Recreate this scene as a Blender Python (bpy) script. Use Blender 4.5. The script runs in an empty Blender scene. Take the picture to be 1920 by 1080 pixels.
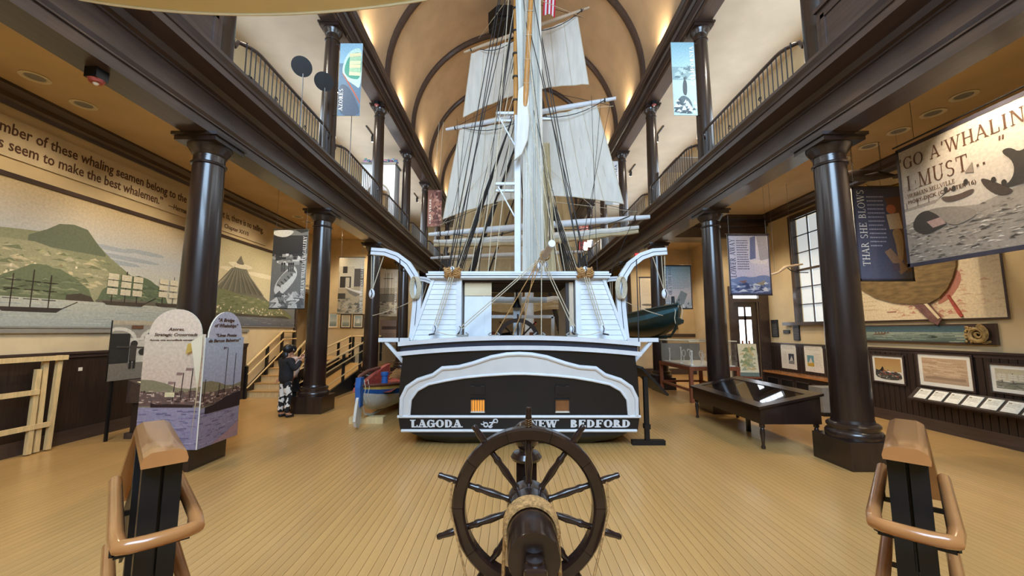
import bpy, bmesh, math, random
from mathutils import Vector, Matrix
random.seed(7)
R = math.radians
PI = math.pi
S = bpy.context.scene
COL = S.collection

# ------------------------------------------------------------------ camera
cam = bpy.data.objects.new('camera', bpy.data.cameras.new('camera'))
COL.objects.link(cam)
cam.location = (0, 0, 1.9)
cam.rotation_euler = (R(90) + math.atan(80 / 740), 0, 0)
cam.data.sensor_width = 36
cam.data.lens = 36 * 740 / 1920
cam.data.clip_start = 0.05
cam.data.clip_end = 200
S.camera = cam
# ------------------------------------------------------------------ view, world, big light
S.view_settings.view_transform = 'Standard'
S.view_settings.look = 'None'
S.view_settings.exposure = 0.38
S.view_settings.gamma = 1
S.view_settings.use_curve_mapping = False
cy = S.cycles
cy.use_denoising = True
cy.max_bounces = 6
cy.diffuse_bounces = 3
cy.glossy_bounces = 3
cy.transmission_bounces = 4
cy.transparent_max_bounces = 20
cy.sample_clamp_indirect = 4
cy.caustics_reflective = False
cy.caustics_refractive = False
W = bpy.data.worlds.new('World'); S.world = W; W.use_nodes = True
wb = W.node_tree.nodes['Background']
wb.inputs[0].default_value = (0.72, 0.85, 1.0, 1)
wb.inputs[1].default_value = 1.6


def area(name, loc, rot, sx, sy, power, col, spread=180):
    l = bpy.data.lights.new(name, 'AREA'); l.shape = 'RECTANGLE'
    l.size = sx; l.size_y = sy; l.energy = power; l.color = col; l.spread = R(spread)
    o = bpy.data.objects.new(name, l); COL.objects.link(o)
    o.location = loc; o.rotation_euler = rot
    return o


DAY = (0.52, 0.74, 1.0)
# daylight entering through the tall window of the wall behind the viewer; side fill strips added to brighten the gallery ceilings
area('daylight_window', (0.1, -3.6, 8.9), (R(74), 0, 0), 6.6, 6.0, 1750, DAY)
for _x, _s in ((-7.45, 1), (7.95, -1)):
    area('gallery_side_fill', (_x, 13.0, 8.0), (0, -_s * R(90), 0), 2.0, 26.0, 480, (.72, .86, 1))

# ------------------------------------------------------------------ mesh collector
def lin(c):
    if isinstance(c, str):
        c = c.lstrip('#'); c = [int(c[i:i + 2], 16) / 255 for i in (0, 2, 4)]
    return tuple(((x + .055) / 1.055) ** 2.4 if x > .04045 else x / 12.92 for x in c[:3])


class MB:
    def __init__(s):
        s.v = []; s.f = []; s.c = []; s.sm = []

    def add(s, vs, fs, smooth=False, col=None):
        n = len(s.v); s.v += [tuple(p) for p in vs]
        for f in fs:
            s.f.append(tuple(i + n for i in f)); s.sm.append(smooth); s.c.append(col)
        return s

    def box(s, c, d, rz=0, rx=0, ry=0):
        x, y, z = d[0] / 2, d[1] / 2, d[2] / 2
        vs = [Vector(p) for p in ((-x, -y, -z), (x, -y, -z), (x, y, -z), (-x, y, -z), (-x, -y, z), (x, -y, z), (x, y, z), (-x, y, z))]
        if rz or rx or ry:
            m = Matrix.Rotation(rz, 3, 'Z') @ Matrix.Rotation(ry, 3, 'Y') @ Matrix.Rotation(rx, 3, 'X')
            vs = [m @ p for p in vs]
        c = Vector(c)
        return s.add([p + c for p in vs], [(0, 3, 2, 1), (4, 5, 6, 7), (0, 1, 5, 4), (1, 2, 6, 5), (2, 3, 7, 6), (3, 0, 4, 7)])

    def bx(s, x0, x1, y0, y1, z0, z1):
        return s.box(((x0 + x1) / 2, (y0 + y1) / 2, (z0 + z1) / 2), (abs(x1 - x0), abs(y1 - y0), abs(z1 - z0)))

    def bar(s, a, b, w, h=None, up=(0, 0, 1)):
        """a rectangular bar from a to b, w wide and h high"""
        h = h or w; a = Vector(a); b = Vector(b); t = (b - a).normalized(); u = Vector(up)
        if abs(t.dot(u)) > .98: u = Vector((0, 1, 0))
        r = t.cross(u).normalized(); u = r.cross(t).normalized()
        o = [r * w / 2 * i + u * h / 2 * j for i, j in ((-1, -1), (1, -1), (1, 1), (-1, 1))]
        return s.add([a + k for k in o] + [b + k for k in o], [(0, 1, 2, 3), (7, 6, 5, 4), (0, 4, 5, 1), (1, 5, 6, 2), (2, 6, 7, 3), (3, 7, 4, 0)])

    def tube(s, pts, r, n=6, caps=True, closed=False):
        pts = [Vector(p) for p in pts]; m = len(pts)
        rr = r if isinstance(r, (list, tuple)) else [r] * m
        vs = []; u = None
        for i, p in enumerate(pts):
            if closed: t = pts[(i + 1) % m] - pts[i - 1]
            else: t = pts[min(i + 1, m - 1)] - pts[max(i - 1, 0)]
            t.normalize()
            if u is None:
                u = Vector((0, 0, 1)) if abs(t.z) < .9 else Vector((0, 1, 0))
            q = t.cross(u)
            if q.length < 1e-5: q = t.cross(Vector((1, 0, 0)))
            q.normalize(); u = q.cross(t).normalized()
            for k in range(n):
                a = 2 * PI * k / n
                vs.append(p + (q * math.cos(a) + u * math.sin(a)) * rr[i])
        fs = []
        for i in range(m if closed else m - 1):
            j = (i + 1) % m
            for k in range(n):
                l = (k + 1) % n
                fs.append((i * n + k, i * n + l, j * n + l, j * n + k))
        s.add(vs, fs, True)
        if caps and not closed:
            s.add(vs[:n], [tuple(range(n - 1, -1, -1))]); s.add(vs[-n:], [tuple(range(n))])
        return s

    def cyl(s, a, b, r0, r1=None, n=12):
        return s.tube([a, b], [r0, r1 if r1 is not None else r0], n)

    def lathe(s, prof, c=(0, 0, 0), n=24, axis='Z'):
        vs = []
        for r, z in prof:
            for k in range(n):
                a = 2 * PI * k / n
                p = (r * math.cos(a), r * math.sin(a), z)
                if axis == 'Y': p = (p[0], p[2], p[1])
                if axis == 'X': p = (p[2], p[0], p[1])
                vs.append((p[0] + c[0], p[1] + c[1], p[2] + c[2]))
        fs = []
        for i in range(len(prof) - 1):
            for k in range(n):
                l = (k + 1) % n
                f = (i * n + k, i * n + l, (i + 1) * n + l, (i + 1) * n + k)
                fs.append(f if axis != 'Y' else f[::-1])
        return s.add(vs, fs, True)

    def prism(s, poly, o, u, w, depth, taper=None):
        """extrude a 2D polygon laid out along axes u (x) and w (y) from origin o by vector depth"""
        o, u, w, d = Vector(o), Vector(u), Vector(w), Vector(depth)
        n = len(poly)
        A = [o + u * p[0] + w * p[1] for p in poly]
        B = [p + d for p in A]
        return s.add(A + B, [tuple(range(n))[::-1], tuple(range(n, 2 * n))] + [(i, (i + 1) % n, n + (i + 1) % n, n + i) for i in range(n)])

    def grid(s, fn, nu, nv, smooth=True):
        vs = [fn(i / nu, j / nv) for j in range(nv + 1) for i in range(nu + 1)]
        fs = [(j * (nu + 1) + i, j * (nu + 1) + i + 1, (j + 1) * (nu + 1) + i + 1, (j + 1) * (nu + 1) + i) for j in range(nv) for i in range(nu)]
        return s.add(vs, fs, smooth)

    def ball(s, c, r, n=10, sz=None):
        sz = sz or (1, 1, 1); m = max(4, n // 2 + 1); vs = []
        for j in range(m + 1):
            t = PI * j / m
            for k in range(n):
                a = 2 * PI * k / n
                vs.append((c[0] + r * sz[0] * math.sin(t) * math.cos(a), c[1] + r * sz[1] * math.sin(t) * math.sin(a), c[2] + r * sz[2] * math.cos(t)))
        fs = [(j * n + k, (j + 1) * n + k, (j + 1) * n + (k + 1) % n, j * n + (k + 1) % n) for j in range(m) for k in range(n)]
        return s.add(vs, fs, True)

    def mesh(s, name):
        me = bpy.data.meshes.new(name)
        me.from_pydata(s.v, [], s.f)
        me.polygons.foreach_set('use_smooth', s.sm)
        if any(c is not None for c in s.c):
            at = me.color_attributes.new('Col', 'FLOAT_COLOR', 'CORNER')
            buf = []
            for f, c in zip(s.f, s.c):
                if c and isinstance(c[0], (tuple, list)):
                    for q in c: buf += [*q[:3], 1]
                else:
                    for _ in f: buf += [*(c or (1, 1, 1))[:3], 1]
            at.data.foreach_set('color', buf)
        me.validate(); me.update()
        if any(s.sm): me.set_sharp_from_angle(angle=R(42))
        return me

    def build(s, name, m, parent=None, loc=None, rz=0, bevel=0, rot=None):
        me = s.mesh(name); me.materials.append(m)
        return link(name, me, parent, loc, rz, bevel, rot)


def link(name, me, parent=None, loc=None, rz=0, bevel=0, rot=None):
    o = bpy.data.objects.new(name, me); COL.objects.link(o)
    if loc: o.location = loc
    if rz: o.rotation_euler.z = rz
    if rot: o.rotation_euler = rot
    if parent: o.parent = parent
    if bevel:
        b = o.modifiers.new('b', 'BEVEL'); b.width = bevel; b.segments = 2; b.limit_method = 'ANGLE'
    return o


def tag(o, label, cat, group=None):
    o['label'] = label; o['category'] = cat
    if group: o['group'] = group
    return o


def thing(name, label, cat, loc=(0, 0, 0), rz=0, group=None):
    o = bpy.data.objects.new(name, None); COL.objects.link(o)
    o.location = loc; o.rotation_euler.z = rz; o.empty_display_size = .1
    return tag(o, label, cat, group)


def struct(o):
    o['kind'] = 'structure'; return o


def copy_tree(o, parent=None):
    c = o.copy(); COL.objects.link(c); c.parent = parent
    for ch in o.children: copy_tree(ch, c)
    return c


# ------------------------------------------------------------------ materials
MATS = {}


def mat(name, col, rough=.5, amt=.12, scale=6, stretch=(1, 1, 1), bump=0, metal=0, spec=.5, detail=4, rnd=0, coat=0, col2=None):
    m = bpy.data.materials.new(name); m.use_nodes = True; MATS[name] = m
    nt = m.node_tree; N = nt.nodes; L = nt.links; b = N['Principled BSDF']
    c = lin(col)
    b.inputs['Roughness'].default_value = rough
    b.inputs['Metallic'].default_value = metal
    b.inputs['Specular IOR Level'].default_value = spec
    b.inputs['Coat Weight'].default_value = coat
    b.inputs['Coat Roughness'].default_value = .12
    tc = N.new('ShaderNodeTexCoord'); mp = N.new('ShaderNodeMapping'); nz = N.new('ShaderNodeTexNoise')
    mp.inputs['Scale'].default_value = stretch
    nz.inputs['Scale'].default_value = scale; nz.inputs['Detail'].default_value = detail
    L.new(tc.outputs['Object'], mp.inputs[0]); L.new(mp.outputs[0], nz.inputs['Vector'])
    rp = N.new('ShaderNodeValToRGB')
    d = lin(col2) if col2 else tuple(x * (1 - 2 * amt) for x in c)
    e = tuple(min(1, x * (1 + amt)) for x in c)
    rp.color_ramp.elements[0].color = (*d, 1); rp.color_ramp.elements[1].color = (*e, 1)
    rp.color_ramp.elements[0].position = .3; rp.color_ramp.elements[1].position = .7
    L.new(nz.outputs['Fac'], rp.inputs[0])
    out = rp.outputs[0]
    if rnd:
        oi = N.new('ShaderNodeObjectInfo'); mr = N.new('ShaderNodeMapRange')
        mr.inputs['To Min'].default_value = 1 - rnd; mr.inputs['To Max'].default_value = 1 + rnd
        L.new(oi.outputs['Random'], mr.inputs['Value'])
        mx = N.new('ShaderNodeVectorMath'); mx.operation = 'SCALE'
        L.new(out, mx.inputs[0]); L.new(mr.outputs[0], mx.inputs['Scale']); out = mx.outputs[0]
    L.new(out, b.inputs['Base Color'])
    if bump:
        bp = N.new('ShaderNodeBump'); bp.inputs['Strength'].default_value = bump; bp.inputs['Distance'].default_value = .02
        L.new(nz.outputs['Fac'], bp.inputs['Height']); L.new(bp.outputs[0], b.inputs['Normal'])
    return m


def emit(name, col, st):
    m = bpy.data.materials.new(name); m.use_nodes = True; MATS[name] = m
    b = m.node_tree.nodes['Principled BSDF']; b.inputs['Base Color'].default_value = (*lin(col), 1)
    b.inputs['Emission Color'].default_value = (*lin(col), 1); b.inputs['Emission Strength'].default_value = st
    return m


def glassm(name, col=(1, 1, 1), alpha=.12, rough=.02):
    m = bpy.data.materials.new(name); m.use_nodes = True; MATS[name] = m
    nt = m.node_tree; N = nt.nodes; L = nt.links
    out = N['Material Output']; N.remove(N['Principled BSDF'])
    t = N.new('ShaderNodeBsdfTransparent'); t.inputs[0].default_value = (*col, 1)
    g = N.new('ShaderNodeBsdfGlossy'); g.inputs['Roughness'].default_value = rough
    lw = N.new('ShaderNodeLayerWeight'); lw.inputs[0].default_value = .5
    fr = N.new('ShaderNodeMath'); fr.operation = 'POWER'; fr.inputs[1].default_value = 4; L.new(lw.outputs['Facing'], fr.inputs[0])
    ad = N.new('ShaderNodeMath'); ad.operation = 'MULTIPLY_ADD'; ad.inputs[1].default_value = .6; ad.inputs[2].default_value = alpha * .35; ad.use_clamp = True
    mx = N.new('ShaderNodeMixShader'); L.new(fr.outputs[0], ad.inputs[0]); L.new(ad.outputs[0], mx.inputs[0])
    L.new(t.outputs[0], mx.inputs[1]); L.new(g.outputs[0], mx.inputs[2]); L.new(mx.outputs[0], out.inputs[0])
    return m


def printm(name, rough=.5, amt=.16, scale=26):
    """flat print: colour comes from the mesh's own colour attribute, broken up by a fine noise"""
    m = bpy.data.materials.new(name); m.use_nodes = True; MATS[name] = m
    nt = m.node_tree; N = nt.nodes; L = nt.links; b = N['Principled BSDF']; b.inputs['Roughness'].default_value = rough
    at = N.new('ShaderNodeAttribute'); at.attribute_name = 'Col'
    tc = N.new('ShaderNodeTexCoord'); nz = N.new('ShaderNodeTexNoise'); nz.inputs['Scale'].default_value = scale; nz.inputs['Detail'].default_value = 6
    L.new(tc.outputs['Object'], nz.inputs['Vector'])
    mr = N.new('ShaderNodeMapRange'); mr.inputs['From Min'].default_value = .3; mr.inputs['From Max'].default_value = .7
    mr.inputs['To Min'].default_value = 1 - amt; mr.inputs['To Max'].default_value = 1 + amt * .5
    L.new(nz.outputs['Fac'], mr.inputs['Value'])
    mx = N.new('ShaderNodeVectorMath'); mx.operation = 'SCALE'
    L.new(at.outputs['Color'], mx.inputs[0]); L.new(mr.outputs[0], mx.inputs['Scale']); L.new(mx.outputs[0], b.inputs['Base Color'])
    return m


DARK = mat('dark_stained_wood', '#4a3b35', .3, .15, 3, (6, .6, 6), spec=.6, coat=.25)
DARKG = mat('dark_gloss_column', '#2c1f1a', .28, .15, 4, (4, 4, .5), coat=.35)
DARKM = mat('dark_matt_wainscot', '#33251d', .5, .2, 4, (10, 10, .6))
BLACK = mat('black_paint', '#121214', .42, .12, 8)
NAVY = mat('blue_black_band', '#2c3040', .45, .1, 8)
TAN = mat('tan_wall_plaster', '#d9c39a', .85, .05, 2)
CEIL = mat('tan_ceiling_plaster', '#cfb286', .9, .05, 1.5)
UCEIL = mat('upper_ceiling_plaster', '#dccdb6', .9, .04, 1.5)
VAULT = mat('vault_plaster', '#c4a580', .9, .06, 1.2)
OAK = mat('oak_strip_floor', '#cfa263', .3, .05, 3, (8, .3, 1), rnd=.05, coat=.2)
OAKD = mat('floor_joint_dark', '#7a5a34', .6)
WHITE = mat('white_ship_paint', '#dfe3e8', .45, .04, 5)
CREAM = mat('cream_panel', '#e6d8b8', .6, .04, 3)
PALE = mat('pale_stern_paint', '#d9d8d6', .5, .03, 4)
CREAMT = mat('cream_tape_panel', '#d9c7a4', .7, .05, 3)
HONEY = mat('honey_wood_rail', '#b97c48', .22, .06, 3, (2, 2, 2), coat=.4)
PINE = mat('pale_pine', '#e2c690', .55, .08, 8, (4, 4, .6))
REDWOOD = mat('red_brown_table_wood', '#8a4f34', .4, .15, 6, (4, 4, .8))
WHEELW = mat('dark_wheel_wood', '#2b1a14', .27, .25, 8, coat=.35)
ROPE = mat('manila_rope', '#b98a52', .8, .25, 60, bump=.4)
ROPEP = mat('pale_rope', '#cdbfa4', .8, .15, 60)
ROPED = mat('tarred_rope', '#262425', .7, .2, 40)
SAIL = mat('sailcloth', '#ddd9cf', .85, .05, 3, (3, 3, .5))
SAILT = mat('tan_sailcloth', '#cbb993', .85, .07, 3, (3, 3, .5))
SPAR = mat('varnished_spar', '#b8813f', .45, .15, 8, (4, 4, .4))
SPARP = mat('pale_spar', '#c9b398', .5, .1, 8, (4, 4, .4))
IRON = mat('black_iron', '#2a2726', .45, .1, 10)
STEEL = mat('grey_steel', '#8e8f92', .35, .05, 10, metal=.8)
GREEN = mat('dark_green_boat_paint', '#1c3230', .35, .12, 6)
TEAL = mat('teal_strake_paint', '#3d6a78', .4, .1, 6)
BLUE = mat('blue_boat_paint', '#2f62a8', .4, .08, 6)
RED = mat('faded_red_paint', '#b5544a', .55, .25, 12)
YEL = mat('yellow_boat_paint', '#d9b45a', .5, .1, 8)
HULLW = mat('white_boat_paint', '#ddd8cb', .5, .06, 6)
GREYP = mat('grey_panel', '#8d8a82', .6, .06, 5)
PAPER = mat('white_paper', '#efe8d8', .7, .03, 5)
SKIN = mat('skin', '#c08a6c', .6, .05, 8)
HAIR = mat('black_hair', '#141214', .45, .2, 30)
CANVAS = mat('awning_canvas', '#efe0b8', .85, .04, 2)
BLKCLOTH = mat('black_jacket_cloth', '#1c1b1e', .85, .2, 15)
BEDGLASS = glassm('display_glass')
PANEGL = glassm('window_glass', (.95, .98, 1), .1)
PRINT = printm('print')
PRINTF = printm('print_fine', .5, .14, 60)
LAMP = emit('lamp_lens_warm', '#ffdca0', 14)
LAMPB = emit('lamp_lens_bright', '#fff3dc', 40)
EXITM = emit('exit_sign_red', '#ff3a30', 2.2)
DAYG = emit('daylit_pane', '#e8f2ff', 3.2)
WINLIT = emit('lit_cabin_pane', '#d98a34', .55)
# ------------------------------------------------------------------ lettering
_fcache = {}


def text(s, size, m, parent, o, u, w, name='lettering', align='LEFT', bold=.0, depth=.0015, squeeze=1.0, shear=0):
    """plain lettering laid on the plane of u (reading direction) and w (up) at o"""
    cu = bpy.data.curves.new(name, 'FONT'); cu.body = s; cu.size = size; cu.resolution_u = 2
    cu.align_x = align; cu.offset = bold * size; cu.extrude = depth; cu.shear = shear
    tmp = bpy.data.objects.new('tmp', cu); COL.objects.link(tmp)
    dg = bpy.context.evaluated_depsgraph_get()
    me = bpy.data.meshes.new_from_object(tmp.evaluated_get(dg))
    bpy.data.objects.remove(tmp); bpy.data.curves.remove(cu)
    u = Vector(u).normalized(); w = Vector(w).normalized(); n = u.cross(w)
    M4 = Matrix.Translation(Vector(o)) @ Matrix((u, w, n)).transposed().to_4x4() @ Matrix.Diagonal((squeeze, 1, 1, 1))
    me.transform(M4); me.materials.clear(); me.materials.append(m)
    return link(name, me, parent)


def serif_glyph(ch, T):
    t = T * .42; P = []
    def V(x, y0=0, y1=1, w=None):
        w = w or T; P.append([(x - w / 2, y0), (x + w / 2, y0), (x + w / 2, y1), (x - w / 2, y1)])
    def H(y, x0, x1, h=None):
        h = h or t; P.append([(x0, y - h / 2), (x1, y - h / 2), (x1, y + h / 2), (x0, y + h / 2)])
    def Dg(x0, y0, x1, y1, w):
        P.append([(x0 - w / 2, y0), (x0 + w / 2, y0), (x1 + w / 2, y1), (x1 - w / 2, y1)])
    def SF(x, y, w=None):
        w = w or T * 2.1; y = y + t / 2 if y < .5 else y - t / 2; H(y, x - w / 2, x + w / 2)
    def AR(cx, cy, rx, ry, a0, a1, n=10):
        q = []
        for i in range(n + 1):
            a = R(a0 + (a1 - a0) * i / n); th = t + (T - t) * abs(math.cos(a))
            q.append(((cx + rx * math.cos(a), cy + ry * math.sin(a)), (cx + (rx - th) * math.cos(a), cy + (ry - t - (th - t) * .3) * math.sin(a))))
        for i in range(n): P.append([q[i][0], q[i + 1][0], q[i + 1][1], q[i][1]])
    W = .8
    if ch == 'A': Dg(.08, 0, .4, 1, t); Dg(.7, 0, .38, 1, T); H(.33, .2, .6); SF(.08, 0); SF(.7, 0); W = .82
    elif ch == 'B': V(.18); AR(.3, .755, .3, .245, -90, 90); AR(.32, .265, .34, .265, -90, 90); H(1 - t / 2, .06, .32); H(.51, .18, .33); H(t / 2, .06, .34); W = .74
    elif ch == 'C': AR(.42, .5, .4, .5, 40, 320, 16); V(.72, .66, .95, t); W = .82
    elif ch == 'D': V(.18); AR(.3, .5, .46, .5, -90, 90, 14); H(1 - t / 2, .06, .32); H(t / 2, .06, .32); W = .84
    elif ch == 'E': V(.18); H(1 - t / 2, .06, .64); H(.52, .18, .48); H(t / 2, .06, .66); V(.62, .76, 1, t); V(.64, 0, .26, t); V(.48, .4, .64, t); W = .74
    elif ch == 'F': V(.18); H(1 - t / 2, .06, .64); H(.52, .18, .48); SF(.18, 0); V(.62, .74, 1, t); V(.48, .4, .64, t); W = .7
    elif ch == 'G': AR(.42, .5, .4, .5, 45, 318, 16); V(.7, 0.05, .42); SF(.7, .44 + .001, T * 2); V(.72, .68, .95, t); W = .88
    elif ch == 'H': V(.18); V(.7); H(.5, .18, .7); [SF(x, y) for x in (.18, .7) for y in (0, 1)]; W = .88
    elif ch == 'I': V(.2); SF(.2, 0); SF(.2, 1); W = .42
    elif ch == 'K': V(.18); Dg(.25, .42, .66, 1, t); Dg(.72, 0, .34, .55, T); SF(.18, 0); SF(.18, 1); SF(.66, 1); SF(.72, 0); W = .82
    elif ch == 'L': V(.18); SF(.18, 1); H(t / 2, .06, .64); V(.62, 0, .3, t); W = .7
    elif ch == 'M': V(.14, 0, 1, t); V(.86); Dg(.5, 0, .16, 1, T); Dg(.5, 0, .84, 1, t); SF(.14, 0); SF(.86, 0); SF(.1, 1, T * 1.4); SF(.9, 1, T * 1.4); W = 1.02
    elif ch == 'N': V(.16, 0, 1, t); V(.74, 0, 1, t); Dg(.72, 0, .18, 1, T); SF(.16, 0); SF(.74, 1); SF(.14, 1, T * 1.5); W = .92
    elif ch == 'O': AR(.43, .5, .42, .5, 0, 360, 22); W = .88
    elif ch == 'P': V(.18); AR(.3, .74, .32, .26, -90, 90); H(1 - t / 2, .06, .32); H(.5, .18, .32); SF(.18, 0); W = .68
    elif ch == 'R': V(.18); AR(.3, .745, .3, .255, -90, 90); H(1 - t / 2, .06, .32); H(.5, .18, .32); Dg(.68, 0, .38, .5, T); SF(.18, 0); SF(.7, 0, T * 1.6); W = .8
    elif ch == 'S': AR(.32, .74, .27, .26, 30, 270, 10); AR(.32, .26, .29, .26, -150, 90, 10); W = .66
    elif ch == 'T': V(.4); SF(.4, 0); H(1 - t / 2, .04, .76); V(.06, .74, 1, t); V(.74, .74, 1, t); W = .8
    elif ch == 'U': V(.18, .3, 1); V(.7, .3, 1, t); AR(.44, .32, .26 + T / 2, .32, 180, 360, 10); SF(.18, 1); SF(.7, 1); W = .88
    elif ch == 'V': Dg(.4, 0, .08, 1, T); Dg(.4, 0, .7, 1, t); SF(.08, 1); SF(.7, 1); W = .8
    elif ch == 'W': Dg(.32, 0, .06, 1, T); Dg(.32, 0, .54, 1, t); Dg(.78, 0, .54, 1, T); Dg(.78, 0, 1.02, 1, t); SF(.06, 1); SF(1.02, 1); SF(.54, 1); W = 1.12
    elif ch == 'Y': V(.4, 0, .5); Dg(.4, .45, .08, 1, T); Dg(.4, .45, .72, 1, t); SF(.4, 0); SF(.08, 1); SF(.72, 1); W = .8
    elif ch == 'Z': H(1 - t / 2, .06, .66); H(t / 2, .06, .68); Dg(.14, 0, .6, 1, T); V(.09, .76, 1, t); V(.66, 0, .24, t); W = .74
    elif ch in "'`": Dg(.06, .72, .1, 1, T * .7); W = .24
    elif ch == '"': Dg(.06, .72, .1, 1, T * .7); Dg(.24, .72, .28, 1, T * .7); W = .42
    elif ch == '.': V(.1, 0, T * 1.1, T * 1.1); W = .3
    elif ch == ' ': W = .42
    else: V(.2); W = .4
    return P, W


def serif_width(s, T=.2, gap=.08): return sum(serif_glyph(c, T)[1] + gap for c in s)


def serif(s, size, m, parent, o, u, w, name='lettering', T=.2, depth=.004, gap=.08, squeeze=1, width=None):
    """seriffed capitals built stroke by stroke; o is the left end of the base line"""
    u = Vector(u).normalized(); w = Vector(w).normalized(); n = u.cross(w)
    if width: squeeze = width / (serif_width(s, T, gap) * size)
    mb = MB(); x = 0
    for ch in s:
        P, W = serif_glyph(ch, T)
        for k, q in enumerate(P):
            mb.prism([((x + a) * size * squeeze, b * size) for a, b in q], Vector(o) + n * (.00007 * k), u, w, n * depth)
        x += W + gap
    return mb.build(name, m, parent)


# ------------------------------------------------------------------ printed pictures
class Pic:
    """coloured shapes of a printed picture; x and y run 0..1 over the sheet"""
    inc = 1

    def __init__(s, W, H):
        s.W = W; s.H = H; s.items = []; s.lay = 0

    def poly(s, pts, col, smooth=True):
        pts = list(pts)
        if smooth and 5 <= len(pts) <= 12:          # round off traced outlines
            for _ in range(2): pts = [q for a, b in zip(pts, pts[1:] + pts[:1]) for q in ((a[0] * .75 + b[0] * .25, a[1] * .75 + b[1] * .25), (a[0] * .25 + b[0] * .75, a[1] * .25 + b[1] * .75))]
        s.items.append((list(pts), lin(col), s.lay)); s.lay += s.inc; return s

    def rect(s, x0, y0, x1, y1, col): return s.poly([(x0, y0), (x1, y0), (x1, y1), (x0, y1)], col)

    def grad(s, x0, y0, x1, y1, cb, ct, n=6):
        a, b = lin(cb), lin(ct)
        s.items.append(([(x0, y0), (x1, y0), (x1, y1), (x0, y1)], [a, a, b, b], s.lay)); s.lay += 1; return s

    def ell(s, cx, cy, rx, ry, col, n=14, a0=0, a1=360):
        return s.poly([(cx + rx * math.cos(R(a0 + (a1 - a0) * i / n)), cy + ry * math.sin(R(a0 + (a1 - a0) * i / n))) for i in range(n if a1 - a0 == 360 else n + 1)], col)

    def line(s, pts, w, col):
        for (x0, y0), (x1, y1) in zip(pts, pts[1:]):
            dx, dy = (x1 - x0) * s.W, (y1 - y0) * s.H; l = math.hypot(dx, dy) or 1
            nx, ny = -dy / l * w / 2 / s.W, dx / l * w / 2 / s.H
            s.poly([(x0 + nx, y0 + ny), (x0 - nx, y0 - ny), (x1 - nx, y1 - ny), (x1 + nx, y1 + ny)], col)
        return s

    def hill(s, pts, base, col): return s.poly([(pts[0][0], base)] + list(pts) + [(pts[-1][0], base)], col, False)

    def rough(s, x0, x1, base, h, jag, n, col, seed=0):
        r = random.Random(seed)
        return s.hill([(x0 + (x1 - x0) * i / n, base + h * (math.sin(PI * i / n) ** .6) + r.uniform(-jag, jag)) for i in range(n + 1)], base, col)

    def speck(s, x0, x1, y0, y1, n, cols, sz, seed=0, asp=1, tri=False):
        r = random.Random(seed); s.inc = .02
        for i in range(n):
            x, y = r.uniform(x0, x1), r.uniform(y0, y1); a = sz * r.uniform(.5, 1.4) / s.W; b = sz * asp * r.uniform(.5, 1.4) / s.H
            c = cols[r.randrange(len(cols))]
            if tri: s.poly([(x - a, y - b * .3), (x + a, y - b * r.uniform(0, .6)), (x + a * r.uniform(-.4, .6), y + b)], c)
            else: s.rect(x - a / 2, y - b / 2, x + a / 2, y + b / 2, c)
        s.inc = 1; s.lay += 1
        return s

    def textlines(s, x0, x1, y0, y1, n, col, seed=0, h=.35):
        r = random.Random(seed); st = (y1 - y0) / n; s.inc = .02
        for i in range(n):
            y = y0 + st * i; e = x1 - (x1 - x0) * r.choice((0, .02, .05, .12, .3 if i == 0 else .04)); x = x0
            while x < e - .01:
                l = (x1 - x0) * r.uniform(.06, .16); s.rect(x, y, min(x + l, e), y + st * h, col); x += l + (x1 - x0) * .022
        s.inc = 1; s.lay += 1
        return s

    def ship(s, cx, base, h, hull, sail=None, rig='#3a3028'):
        a = s.H / s.W; k = h * a
        s.poly([(cx - .62 * k, base + .1 * h), (cx + .7 * k, base + .12 * h), (cx + .55 * k, base), (cx - .5 * k, base)], hull)
        for i, x in enumerate((-.38, 0, .36)):
            s.line([(cx + x * k, base + .08 * h), (cx + x * k, base + h * (.86, 1, .92)[i])], .012 * s.H * h * 2, rig)
            for q in (.3, .52, .72):
                if sail: s.rect(cx + (x - .15) * k, base + h * q, cx + (x + .15) * k, base + h * (q + .17), sail)
                else: s.line([(cx + (x - .15) * k, base + h * q), (cx + (x + .15) * k, base + h * q)], .008 * s.H * h * 2, rig)
        s.line([(cx + .68 * k, base + .12 * h), (cx + k, base + .3 * h)], .01 * s.H * h * 2, rig)
        return s

    def build(s, name, parent, o, u, w, m=None, step=.0003):
        u = Vector(u).normalized(); w = Vector(w).normalized(); n = u.cross(w); o = Vector(o)
        mb = MB()
        for pts, col, k in s.items:
            off = n * (.0012 + step * k)
            mb.add([o + u * (min(1, max(0, x)) * s.W) + w * (min(1, max(0, y)) * s.H) + off for x, y in pts], [tuple(range(len(pts)))], False, col)
        return mb.build(name, m or PRINT, parent)


def sheet(name, label, cat, o, u, w, W, H, th, m, group=None, part='panel'):
    """a flat board standing at o (lower left corner of its face), reading along u, up along w, th thick behind the face"""
    u = Vector(u).normalized(); w = Vector(w).normalized(); n = u.cross(w); o = Vector(o)
    t = thing(name, label, cat, o, 0, group)
    mb = MB().prism([(0, 0), (W, 0), (W, H), (0, H)], (0, 0, 0), u, w, -n * th)
    mb.build(part, m, t)
    return t, u, w, n


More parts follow.
